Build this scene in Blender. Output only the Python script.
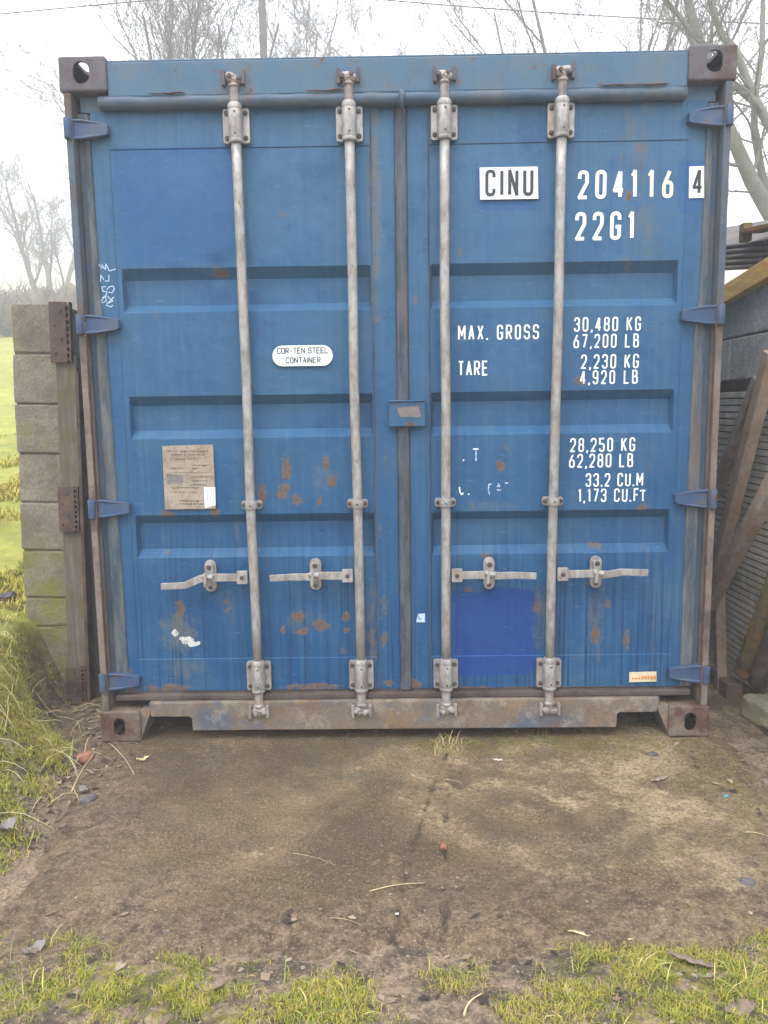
import bpy, bmesh, math, random
import numpy as np
from mathutils import Vector, Matrix
from mathutils import noise as mn
rad = math.radians
random.seed(7); RNG = np.random.default_rng(11)
S = bpy.context.scene
for o in list(bpy.data.objects): bpy.data.objects.remove(o)

# ------------------------------------------------------------------ camera
CP = (-0.03474, -3.00383, 1.32411); YAW, PITCH, ROLL, FP = -0.0107397, -0.1325393, -0.0139007, 785.857
_f = Vector((math.sin(YAW)*math.cos(PITCH), math.cos(YAW)*math.cos(PITCH), math.sin(PITCH)))
_r0 = Vector((math.cos(YAW), -math.sin(YAW), 0)); _u0 = _r0.cross(_f)
_r = math.cos(ROLL)*_r0 + math.sin(ROLL)*_u0; _u = -math.sin(ROLL)*_r0 + math.cos(ROLL)*_u0
cam_d = bpy.data.cameras.new('camera'); cam = bpy.data.objects.new('camera', cam_d)
S.collection.objects.link(cam)
cam.matrix_world = Matrix(((_r.x, _u.x, -_f.x, CP[0]), (_r.y, _u.y, -_f.y, CP[1]), (_r.z, _u.z, -_f.z, CP[2]), (0, 0, 0, 1)))
cam_d.sensor_fit = 'HORIZONTAL'; cam_d.sensor_width = 36; cam_d.lens = 36*FP/768
cam_d.clip_start = 0.05; cam_d.clip_end = 2000
S.camera = cam
S.render.resolution_x = 768; S.render.resolution_y = 1024

# ------------------------------------------------------------------ sky, light, exposure
w = bpy.data.worlds.new('World'); S.world = w; w.use_nodes = True
nt = w.node_tree; nt.nodes.clear()
sky = nt.nodes.new('ShaderNodeTexSky'); sky.sky_type = 'NISHITA'; sky.sun_disc = False
sky.sun_elevation = rad(58); sky.sun_rotation = rad(200); sky.air_density = 1.0; sky.dust_density = 3.0; sky.ozone_density = 1.0
hs = nt.nodes.new('ShaderNodeHueSaturation'); hs.inputs['Saturation'].default_value = 0.12
mixc = nt.nodes.new('ShaderNodeMix'); mixc.data_type = 'RGBA'
mixc.inputs[0].default_value = 0.75; mixc.inputs[7].default_value = (14.5, 14.9, 15.6, 1)
nz = nt.nodes.new('ShaderNodeTexNoise'); nz.inputs['Scale'].default_value = 1.6; nz.inputs['Detail'].default_value = 5
cr = nt.nodes.new('ShaderNodeMapRange'); cr.inputs[1].default_value = .3; cr.inputs[2].default_value = .7; cr.inputs[3].default_value = .88; cr.inputs[4].default_value = 1.1
mul = nt.nodes.new('ShaderNodeVectorMath'); mul.operation = 'SCALE'
bg = nt.nodes.new('ShaderNodeBackground'); bg.inputs[1].default_value = 0.10
wo = nt.nodes.new('ShaderNodeOutputWorld')
L = nt.links.new
L(sky.outputs[0], hs.inputs['Color']); L(hs.outputs[0], mixc.inputs[6]); L(nz.outputs[0], cr.inputs[0])
tcw = nt.nodes.new('ShaderNodeTexCoord'); spw = nt.nodes.new('ShaderNodeSeparateXYZ'); L(tcw.outputs['Generated'], spw.inputs[0])
zr = nt.nodes.new('ShaderNodeMapRange'); zr.inputs[1].default_value = -.1; zr.inputs[2].default_value = 1.; zr.inputs[3].default_value = .36; zr.inputs[4].default_value = 2.1; L(spw.outputs[2], zr.inputs[0])
mz = nt.nodes.new('ShaderNodeMath'); mz.operation = 'MULTIPLY'; L(cr.outputs[0], mz.inputs[0]); L(zr.outputs[0], mz.inputs[1])
L(mixc.outputs[2], mul.inputs[0]); L(mz.outputs[0], mul.inputs['Scale']); L(mul.outputs[0], bg.inputs[0]); L(bg.outputs[0], wo.inputs[0])
sl = bpy.data.lights.new('sun', 'SUN'); sl.energy = 1.2; sl.angle = rad(25); sl.color = (1, .97, .93)
so = bpy.data.objects.new('sun', sl); S.collection.objects.link(so)
so.rotation_euler = (rad(32), 0, rad(-20))
S.view_settings.view_transform = 'Standard'; S.view_settings.look = 'None'; S.view_settings.exposure = 0.88; S.view_settings.gamma = 1
S.view_settings.use_curve_mapping = False
S.cycles.volume_bounces = 3; S.cycles.max_bounces = 8

# ------------------------------------------------------------------ measuring helper: point on a plane seen at a pixel
def at(px, py, Y=None, X=None, Z=None):
    d = _f*FP + _r*(px-384) - _u*(py-512)
    if X is not None: t = (X-CP[0])/d.x
    elif Z is not None: t = (Z-CP[2])/d.z
    else: t = ((Y or 0)-CP[1])/d.y
    return Vector(CP)+d*t

# ------------------------------------------------------------------ materials
class NT:
    def __init__(s, name):
        s.m = bpy.data.materials.new(name); s.m.use_nodes = True; s.t = s.m.node_tree
        s.b = s.t.nodes['Principled BSDF']; s.co = s.n('ShaderNodeTexCoord').outputs['Object']
    def n(s, k): return s.t.nodes.new(k)
    def l(s, a, b):
        if hasattr(a, 'is_output') or isinstance(a, bpy.types.NodeSocket): s.t.links.new(a, b)
        else:
            if isinstance(a, tuple) and len(a) == 3 and b.type == 'RGBA': a = a+(1,)
            b.default_value = a
    def map(s, sc=(1,1,1), loc=(0,0,0), v=None):
        m = s.n('ShaderNodeMapping'); s.l(v or s.co, m.inputs[0]); m.inputs['Scale'].default_value = sc; m.inputs['Location'].default_value = loc
        return m.outputs[0]
    def noise(s, sc, det=4, rough=.55, v=None, col=False, dist=0):
        m = s.n('ShaderNodeTexNoise'); s.l(v or s.co, m.inputs['Vector']); m.inputs['Scale'].default_value = sc
        m.inputs['Detail'].default_value = det; m.inputs['Roughness'].default_value = rough; m.inputs['Distortion'].default_value = dist
        return m.outputs[1 if col else 0]
    def voro(s, sc, v=None, feat='F1', out=0):
        m = s.n('ShaderNodeTexVoronoi'); m.feature = feat; s.l(v or s.co, m.inputs['Vector']); m.inputs['Scale'].default_value = sc
        return m.outputs[out]
    def rng(s, f, a, b, c=0., d=1.):
        m = s.n('ShaderNodeMapRange'); s.l(f, m.inputs[0])
        for i, v in enumerate((a, b, c, d)): s.l(v, m.inputs[i+1])
        return m.outputs[0]
    def ma(s, op, a, b=0.):
        m = s.n('ShaderNodeMath'); m.operation = op; s.l(a, m.inputs[0]); s.l(b, m.inputs[1]); return m.outputs[0]
    def mix(s, f, a, b, mode='MIX'):
        m = s.n('ShaderNodeMix'); m.data_type = 'RGBA'; m.blend_type = mode
        s.l(f, m.inputs[0]); s.l(a, m.inputs[6]); s.l(b, m.inputs[7]); return m.outputs[2]
    def attr(s, name):
        m = s.n('ShaderNodeAttribute'); m.attribute_name = name; return m.outputs['Fac']
    def sep(s, v=None):
        m = s.n('ShaderNodeSeparateXYZ'); s.l(v or s.co, m.inputs[0]); return m.outputs
    def bump(s, h, dist=.002, st=1.):
        m = s.n('ShaderNodeBump'); s.l(h, m.inputs['Height']); m.inputs['Distance'].default_value = dist; m.inputs['Strength'].default_value = st
        s.t.links.new(m.outputs[0], s.b.inputs['Normal']); return m
    def rnd(s):
        return s.n('ShaderNodeObjectInfo').outputs['Random']
    def out(s, col, rough=.7, metal=0., spec=None):
        s.l(col, s.b.inputs['Base Color']); s.l(rough, s.b.inputs['Roughness']); s.l(metal, s.b.inputs['Metallic'])
        if spec is not None: s.l(spec, s.b.inputs['Specular IOR Level'])
        return s.m

RUST_D = (.055, .028, .018); RUST_L = (.17, .075, .035)
def rust_col(k, sc=60): return k.mix(k.rng(k.noise(sc, 5), .35, .65), RUST_D, RUST_L)

def blue_base(k, glare=.72):
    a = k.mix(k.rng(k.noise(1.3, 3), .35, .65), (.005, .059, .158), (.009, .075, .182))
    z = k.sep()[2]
    # glare put into the paint colour: paler towards the top, deeper low down
    a = k.mix(k.rng(z, .3, 2.3, 0., glare), a, (.054, .134, .232))
    bl = k.noise(3.1, 7, .72); a = k.mix(k.rng(bl, .50, .64, 0, .45), a, (.055, .125, .185)); a = k.mix(k.rng(bl, .47, .36, 0, .5), a, (.005, .050, .145))
    st = k.noise(1, 4, .6, v=k.map((55, 6, 1.6)))
    a = k.mix(k.rng(st, .45, .75, 0, .45), a, (.060, .130, .20))
    st2 = k.noise(1, 3, .6, v=k.map((90, 6, 1.1), (3, 1, 5)))
    lowm = k.rng(z, .95, .3, .0, .9)
    a = k.mix(k.ma('MULTIPLY', k.rng(st2, .56, .62), k.ma('ADD', lowm, .12)), a, (.006, .034, .09))
    a = k.mix(k.rng(k.noise(420, 2), .3, .7, 0, .22), a, (.015, .07, .19))
    return a
def mat_door():
    k = NT('weathered_blue_door_paint')
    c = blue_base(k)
    e = k.ma('SUBTRACT', k.noise(38, 4), .5)
    p = k.rng(k.ma('ADD', k.attr('fresh'), k.ma('MULTIPLY', e, .5)), .46, .54)
    fr = k.mix(k.rng(k.noise(1, 3, v=k.map((30, 5, 3))), .3, .7, 0, .5), (.006, .042, .195), (.011, .056, .225))
    p2 = k.rng(k.ma('ADD', k.attr('overpaint'), k.ma('MULTIPLY', e, .3)), .45, .55)
    c = k.mix(k.ma('MULTIPLY', p2, .75), c, (.022, .088, .225))
    c = k.mix(k.ma('MULTIPLY', p, .9), c, fr)
    # grime
    g = k.rng(k.ma('ADD', k.attr('grime'), k.ma('MULTIPLY', k.ma('SUBTRACT', k.noise(1, 5, v=k.map((60, 10, 12))), .5), 1.4)), .3, .95)
    c = k.mix(k.ma('MULTIPLY', g, .7), c, (.13, .12, .10))
    r = k.rng(k.ma('ADD', k.attr('rust'), k.ma('MULTIPLY', k.ma('SUBTRACT', k.noise(110, 6, .7), .5), 2.3)), .52, .70)
    halo = k.rng(k.ma('ADD', k.attr('rust'), k.ma('MULTIPLY', k.ma('SUBTRACT', k.noise(45, 4), .5), 1.2)), .28, .6)
    c = k.mix(k.ma('MULTIPLY', halo, .45), c, (.14, .12, .085))
    c = k.mix(k.ma('MULTIPLY', r, .85), c, k.mix(k.rng(k.noise(110, 4), .35, .65), (.085, .055, .045), (.17, .105, .07)))
    tiny = k.rng(k.noise(70, 3, .7), .735, .76)
    c = k.mix(k.ma('MULTIPLY', tiny, .6), c, (.14, .09, .06))
    wpt = k.rng(k.ma('ADD', k.attr('bare'), k.ma('MULTIPLY', e, .7)), .48, .54)
    c = k.mix(k.ma('MULTIPLY', wpt, k.rng(k.noise(90, 4, .7), .36, .5, .35, 1.)), c, (.52, .52, .50))
    sc = k.rng(k.noise(1, 4, .75, v=k.map((14, 8, 110), (2, 7, 3))), .655, .675, 0, .45)
    c = k.mix(sc, c, (.13, .21, .29))
    h = k.ma('ADD', k.ma('MULTIPLY', k.noise(6, 3), 6.), k.ma('MULTIPLY', k.noise(1, 4, v=k.map((160, 160, 60))), .25))
    h = k.ma('ADD', h, k.ma('MULTIPLY', r, .4))
    k.bump(h, .003, .6)
    return k.out(c, k.ma('ADD', k.ma('MULTIPLY', r, .3), k.rng(k.noise(9, 4), .4, .6, .38, .62)), 0, .22)
def mat_paint(name, rustth=.62, dirt=.3, glare=.5, over=None, of=0.):
    k = NT(name); c = blue_base(k, glare)
    if over: c = k.mix(of, c, over)
    c = k.mix(k.rng(k.noise(6, 6, .65), .45, .7, 0, dirt), c, (.13, .13, .115))
    n = k.noise(16, 6, .7); r = k.rng(n, rustth, rustth+.06)
    c = k.mix(k.ma('MULTIPLY', k.rng(n, rustth-.06, rustth+.05), .4), c, (.13, .11, .09))
    c = k.mix(k.ma('MULTIPLY', r, .85), c, rust_col(k))
    k.bump(k.ma('ADD', k.noise(9, 3), k.ma('MULTIPLY', k.noise(120, 4), .2)), .003, .6)
    return k.out(c, k.rng(k.noise(9, 4), .3, .7, .4, .6), 0, .25)
def mat_rusty(name, a, b, c3, sc=9, rough=.8):
    k = NT(name)
    n = k.noise(sc, 6, .65); c = k.mix(k.rng(n, .36, .62), a, b)
    c = k.mix(k.rng(k.noise(sc*.55, 6, .7, v=k.map((1, 1, 1), (7, 3, 1))), .5, .62), c, c3)
    c = k.mix(k.rng(k.noise(150, 4, .7), .45, .8, 0, .5), c, RUST_D)
    k.bump(k.ma('ADD', k.noise(25, 5), k.ma('MULTIPLY', k.noise(170, 4), .5)), .004, .7)
    return k.out(c, rough, 0, .3)
def mat_sill():
    k = NT('rusting_sill_paint')
    c = k.mix(k.rng(k.noise(3.5, 6, .6, v=k.map((1, 1, 2.2))), .50, .64), (.17, .135, .105), (.075, .11, .155))
    c = k.mix(k.rng(k.noise(7, 6, .7, v=k.map((1, 1, 1.5), (4, 4, 4))), .50, .64, 0, .85), c, (.16, .09, .055))
    c = k.mix(k.rng(k.noise(9, 6, .75, v=k.map((1, 1, 1), (9, 2, 4))), .50, .60, 0, .65), c, (.30, .255, .20))
    c = k.mix(k.rng(k.noise(8, 6, .75, v=k.map((1, 1, 1), (1, 12, 4))), .53, .60, 0, .6), c, (.23, .15, .075))
    c = k.mix(k.rng(k.noise(120, 5, .7), .4, .75, 0, .6), c, (.07, .05, .04))
    k.bump(k.ma('ADD', k.noise(18, 5), k.ma('MULTIPLY', k.noise(150, 4), .5)), .004, .7)
    return k.out(c, .75, 0, .3)
def mat_gasket(name='weathered_rubber_gasket', cols=((.035, .06, .09), (.13, .135, .135)), rf=.6):
    k = NT(name)
    c = k.mix(k.rng(k.noise(1, 6, .7, v=k.map((30, 6, 5))), .36, .62), cols[0], cols[1])
    c = k.mix(k.rng(k.noise(1, 5, .7, v=k.map((20, 6, 3), (2, 3, 4))), .55, .66, 0, rf), c, (.12, .08, .06))
    k.bump(k.noise(60, 5), .003, .7); return k.out(c, .85, 0, .25)
def mat_galv(name='galvanised_steel', lit=(.365, .35, .335), dk=(.21, .195, .185), pink=.5):
    k = NT(name)
    off = k.ma('MULTIPLY', k.rnd(), 17.)
    cv = k.n('ShaderNodeVectorMath'); cv.operation = 'ADD'; k.l(k.co, cv.inputs[0]); k.l(off, cv.inputs[1])
    v = cv.outputs[0]
    c = k.mix(k.rng(k.noise(1, 6, .7, v=k.map((34, 34, 16), v=v)), .42, .62), lit, dk)
    c = k.mix(k.rng(k.noise(1, 5, .7, v=k.map((22, 22, 5), v=v)), .5, .7, 0, .7*pink*2), c, (.27, .205, .175))
    c = k.mix(k.rng(k.noise(1, 5, .75, v=k.map((60, 60, 18), v=v)), .62, .68, 0, .8), c, (.13, .075, .05))
    k.bump(k.noise(130, 4, v=v), .001, .5)
    return k.out(c, .5, .25, .4)
def mat_concrete():
    k = NT('wet_dirty_concrete')
    n1 = k.noise(1.6, 6, .6); n2 = k.noise(7, 7, .7); n3 = k.noise(55, 5, .7); n4 = k.noise(240, 3, .7)
    x = k.sep()[0]
    c = k.mix(k.rng(n1, .42, .58), (.115, .076, .046), (.275, .195, .118))
    lt = k.ma('ADD', k.ma('ADD', k.ma('MULTIPLY', n2, .7), k.ma('MULTIPLY', n1, .3)), k.rng(x, -.3, 1.0, -.07, .035))
    lt = k.ma('ADD', lt, k.ma('MULTIPLY', k.ma('SUBTRACT', k.noise(38, 6, .75), .5), .45))
    c = k.mix(k.rng(lt, .50, .60, 0, .8), c, (.52, .40, .24))
    c = k.mix(k.rng(k.noise(3.2, 6, .7, v=k.map((1, 1.6, 1), (3, 8, 1))), .48, .60, 0, .5), c, (.13, .095, .04))
    c = k.mix(k.rng(k.noise(4.5, 7, .7, v=k.map((1, 1, 1), (13, 8, 1))), .51, .60, 0, .65), c, (.11, .084, .060))
    c = k.mix(k.ma('MULTIPLY', k.attr('moss'), k.rng(k.noise(14, 6, .7), .42, .56, 0, .85)), c, (.155, .135, .022))
    c = k.mix(k.ma('MULTIPLY', k.attr('mud'), k.rng(k.noise(9, 6, .7), .35, .52, 0.15, .95)), c, k.mix(k.rng(k.noise(24, 6, .75), .40, .60), (.080, .053, .037), (.25, .175, .120)))
    c = k.mix(k.rng(k.noise(85, 5, .75), .47, .60, .0, .6), c, (.055, .039, .027))
    c = k.mix(k.rng(k.noise(120, 4, .75, v=k.map((1, 1, 1), (9, 9, 9))), .56, .64, 0, .6), c, (.42, .33, .21))
    c = k.mix(k.rng(k.noise(260, 2, .7, v=k.map((1, 1, 1), (5, 5, 5))), .58, .66, 0, .7), c, (.035, .028, .022))
    c = k.mix(k.attr('crack'), c, (.03, .024, .018))
    k.bump(k.ma('ADD', k.ma('MULTIPLY', n2, 1.2), k.ma('ADD', k.ma('MULTIPLY', n3, .8), k.ma('MULTIPLY', n4, .4))), .016, 1.)
    return k.out(c, k.rng(k.noise(2.2, 5, .6, v=k.map((1, 1, 1), (2, 9, 2))), .44, .56, .48, .85), 0, .2)
def mat_ground():
    k = NT('mud_moss_and_turf')
    n1 = k.noise(2.4, 6, .65); n2 = k.noise(12, 7, .7); n3 = k.noise(70, 5, .7)
    c = k.mix(k.rng(n2, .42, .58), (.072, .049, .035), (.24, .168, .117))
    c = k.mix(k.rng(n1, .52, .64, 0, .6), c, (.27, .20, .13))
    c = k.mix(k.rng(n3, .44, .58, .0, .6), c, (.04, .03, .023))
    c = k.mix(k.rng(k.noise(150, 4, .75), .56, .64, 0, .65), c, (.36, .30, .21))
    g = k.mix(k.rng(k.noise(12, 6, .75), .42, .58), (.075, .075, .016), (.21, .175, .032))
    g = k.mix(k.rng(k.noise(70, 5, .75), .44, .58, .0, .7), g, (.06, .05, .02))
    gm = k.ma('ADD', k.ma('MULTIPLY', k.attr('green'), .85), k.ma('MULTIPLY', k.ma('SUBTRACT', k.noise(26, 7, .8), .5), 4.))
    c = k.mix(k.rng(gm, .52, .80), c, g)
    fg = k.mix(k.rng(k.noise(.8, 6, .65), .35, .65), (.17, .195, .02), (.37, .33, .06))
    fg = k.mix(k.rng(k.noise(7, 6, .7), .42, .62, .5, 0), fg, (.10, .12, .02))
    c = k.mix(k.attr('field'), c, fg)
    k.bump(k.ma('ADD', k.ma('MULTIPLY', n2, 1.2), k.ma('MULTIPLY', n3, .8)), .010, .9)
    return k.out(c, .8, 0, .3)
def mat_grass(name, cols, rough=.55):
    k = NT(name); t = k.attr('tint')
    r = k.n('ShaderNodeValToRGB'); k.l(t, r.inputs[0]); e = r.color_ramp.elements
    for i, (p, c) in enumerate(cols):
        if i < 2: e[i].position = p; e[i].color = c+(1,)
        else: q = e.new(p); q.color = c+(1,)
    m = k.out(r.outputs[0], rough, 0, .3)
    k.b.inputs['Transmission Weight'].default_value = 0
    return m
def mat_block(name, a=(.175, .152, .115), b=(.30, .265, .205), moss=.9, pale=.0):
    k = NT(name); z = k.sep()[2]
    c = k.mix(k.rng(k.noise(5, 6, .65), .36, .64), a, b)
    c = k.mix(k.rng(k.noise(95, 4, .7), .35, .65, .55, 0), c, (.07, .062, .05))
    c = k.mix(k.rng(k.noise(160, 3, .7), .62, .72, 0, .6), c, (.42, .39, .33))
    mo = k.ma('ADD', k.noise(6, 6, .7), k.rng(z, 0., 1.1, .12, -.06))
    c = k.mix(k.rng(mo, .50, .68, 0, moss), c, (.17, .16, .04))
    c = k.mix(k.rng(k.noise(3, 6, .7, v=k.map((1, 1, 1), (3, 2, 8))), .55, .7, 0, .5), c, (.09, .08, .065))
    k.bump(k.ma('ADD', k.noise(40, 6, .7), k.ma('MULTIPLY', k.noise(180, 3), .5)), .006, .9)
    return k.out(c, .9, 0, .2)
def mat_wood(name, a, b, c3=None, axis=(40, 40, 3), f3=.5):
    k = NT(name)
    off = k.ma('MULTIPLY', k.rnd(), 9.)
    cv = k.n('ShaderNodeVectorMath'); cv.operation = 'ADD'; k.l(k.co, cv.inputs[0]); k.l(off, cv.inputs[1]); v = cv.outputs[0]
    n = k.noise(1, 6, .65, v=k.map(axis, v=v)); c = k.mix(k.rng(n, .34, .66), a, b)
    c = k.mix(k.rng(k.noise(1, 4, .7, v=k.map(tuple(q*3 for q in axis), v=v)), .45, .65, .45, 0), c, tuple(q*.35 for q in a))
    if c3: c = k.mix(k.rng(k.noise(6, 6, .7, v=v), .46, .64, 0, f3*2), c, c3)
    k.bump(n, .004, .8); return k.out(c, .85, 0, .25)
def mat_flat(name, col, rough=.6, var=.12, sc=60, metal=0.):
    k = NT(name); dk = tuple(q*(1-var*2.5) for q in col)
    c = k.mix(k.rng(k.noise(sc, 5, .7), .4, .68), col, dk)
    k.bump(k.noise(sc*2, 4), .002, .5); return k.out(c, rough, metal, .35)
def mat_letter(name, col, wear=(.16, .25, .42), th=.66):
    k = NT(name)
    c = k.mix(k.rng(k.noise(180, 4, .7), .45, .75, 0, .35), col, tuple(q*.7 for q in col))
    c = k.mix(k.rng(k.noise(60, 5, .75), th, th+.03, 0, .9), c, wear)
    return k.out(c, .5, 0, .3)
def mat_bark(name, a, b, green=0.):
    k = NT(name); c = k.mix(k.rng(k.noise(5, 6, .7), .35, .65), a, b)
    if green: c = k.mix(k.rng(k.noise(2.5, 4), .45, .6, 0, green), c, (.12, .13, .06))
    return k.out(c, .9, 0, .2)

MAT = dict(
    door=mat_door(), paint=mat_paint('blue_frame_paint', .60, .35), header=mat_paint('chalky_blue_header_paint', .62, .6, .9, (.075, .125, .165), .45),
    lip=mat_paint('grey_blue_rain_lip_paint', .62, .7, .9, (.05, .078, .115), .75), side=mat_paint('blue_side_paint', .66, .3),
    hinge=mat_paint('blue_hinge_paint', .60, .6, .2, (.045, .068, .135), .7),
    casting=mat_rusty('rusting_casting_top', (.085, .078, .092), (.125, .115, .132), (.085, .055, .05), 11),
    casting_b=mat_rusty('rusting_casting_bottom', (.115, .082, .062), (.185, .145, .115), (.085, .042, .032), 11),
    post=mat_rusty('rusty_post_edge', (.15, .115, .095), (.21, .175, .155), (.085, .07, .065), 9),
    postu=mat_rusty('grey_post_edge', (.055, .08, .115), (.095, .115, .14), (.11, .075, .06), 6),
    sill=mat_sill(), gasket=mat_gasket(), gasketc=mat_gasket('dark_centre_gasket', ((.03, .04, .055), (.095, .105, .125)), .4), rust=mat_rusty('brown_rust', (.07, .045, .038), (.12, .078, .062), (.05, .035, .032), 14),
    rustd=mat_rusty('dark_sill_rust', (.06, .045, .04), (.10, .08, .072), (.045, .03, .028), 8),
    galv=mat_galv(), cam=mat_galv('rust_stained_cam_steel', (.33, .29, .27), (.17, .14, .13), .9),
    bolt=mat_rusty('rusty_bolt', (.055, .045, .042), (.10, .075, .06), (.06, .05, .05), 60),
    white=mat_letter('white_stencil_paint', (.78, .82, .84), th=.69), cream=mat_letter('stained_stencil_paint', (.76, .70, .55), (.50, .36, .20), .68),
    ghost=mat_letter('worn_stencil_paint', (.50, .62, .74), th=.52),
    graf=mat_letter('white_marker', (.42, .55, .68), th=.62),
    black=mat_flat('black_letter_film', (.035, .04, .05), .5, .05), sheet=mat_flat('white_sticker_film', (.80, .84, .86), .45, .03),
    plate=mat_rusty('oxidised_data_plate', (.30, .25, .195), (.37, .31, .25), (.25, .205, .155), 25, .6),
    platetxt=mat_flat('etched_dark', (.14, .10, .07), .7, .1), orange=mat_flat('orange_print', (.65, .22, .08), .5, .1),
    yellowed=mat_flat('yellowed_label', (.62, .55, .36), .5, .08),
    dark=mat_flat('dark_void', (.012, .011, .010), .9, .05), concrete=mat_concrete(), ground=mat_ground(),
    block=mat_block('mossy_concrete_block'), mortar=mat_block('sandy_mortar', (.13, .115, .09), (.19, .17, .13), .7),
    block2=mat_block('grey_concrete_block', (.44, .43, .42), (.58, .57, .55), .0), whitep=mat_flat('flaking_white_paint', (.6, .6, .57), .8, .15, 30),
    timber=mat_wood('grey_gate_timber', (.13, .11, .088), (.21, .185, .145), (.11, .095, .05)),
    beam=mat_wood('brown_grey_beam', (.26, .20, .155), (.40, .33, .27), (.28, .16, .10), (8, 8, 8), .3),
    beamd=mat_wood('dark_beam', (.22, .18, .15), (.33, .28, .24), None, (8, 8, 8)),
    slat=mat_wood('weathered_slats', (.55, .51, .45), (.70, .65, .58), (.26, .23, .13), (60, 3, 60), .35),
    slatback=mat_flat('slat_gap', (.03, .027, .024), .9, .1),
    yellow=mat_wood('yellow_timber', (.88, .50, .13), (.92, .60, .22), None, (20, 3, 20)),
    roof=mat_rusty('dark_roof_sheet', (.07, .065, .065), (.12, .11, .105), (.15, .13, .07), 6),
    mossy=mat_rusty('mossy_bark', (.15, .13, .035), (.13, .09, .065), (.30, .12, .03), 10, .9),
    purple=mat_rusty('decayed_wood', (.075, .055, .052), (.125, .095, .08), (.11, .075, .03), 8, .9),
    rock=mat_block('lichened_rubble', (.15, .14, .115), (.28, .27, .21), .5),
    gapdark=mat_flat('dark_gap_fill', (.05, .04, .035), .9, .2, 30),  # dark tone for the opening under the blocks and the gap at the gate
    brick=mat_flat('orange_brick', (.26, .12, .075), .9, .15, 40), leafb=mat_flat('dead_leaf', (.20, .145, .11), .75, .2, 50),
    leafg=mat_flat('grey_dead_leaf', (.20, .175, .165), .7, .15, 50), leafo=mat_flat('orange_leaf', (.28, .12, .07), .7, .15, 50),
    straw=mat_flat('dry_straw', (.50, .41, .23), .7, .15, 80), chip=mat_flat('pale_chip', (.70, .68, .6), .6, .1), teal=mat_flat('teal_plastic', (.10, .19, .19), .5, .1),
    stone=mat_flat('grey_stone', (.11, .095, .10), .8, .2, 40), darkplastic=mat_flat('dark_plastic', (.035, .03, .045), .45, .1),
    bark=mat_bark('grey_bark', (.11, .095, .095), (.19, .17, .165)), barkp=mat_bark('lichened_bark', (.15, .14, .12), (.24, .23, .20), .5),
    pole=mat_bark('pole_wood', (.07, .06, .06), (.10, .09, .085)), wire=mat_flat('wire', (.08, .08, .09), .6, .05),
    hedge=mat_bark('hedge_twigs', (.07, .05, .045), (.13, .09, .07), .4),
    grassA=mat_grass('short_grass_blades', [(0., (.07, .12, .016)), (.35, (.19, .215, .018)), (.6, (.40, .33, .035)), (.8, (.38, .29, .12)), (1., (.20, .13, .08))]),
    grassB=mat_grass('long_grass_blades', [(0., (.08, .14, .03)), (.3, (.19, .26, .06)), (.5, (.33, .34, .05)), (.7, (.46, .38, .16)), (1., (.36, .27, .15))]),
)

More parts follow.
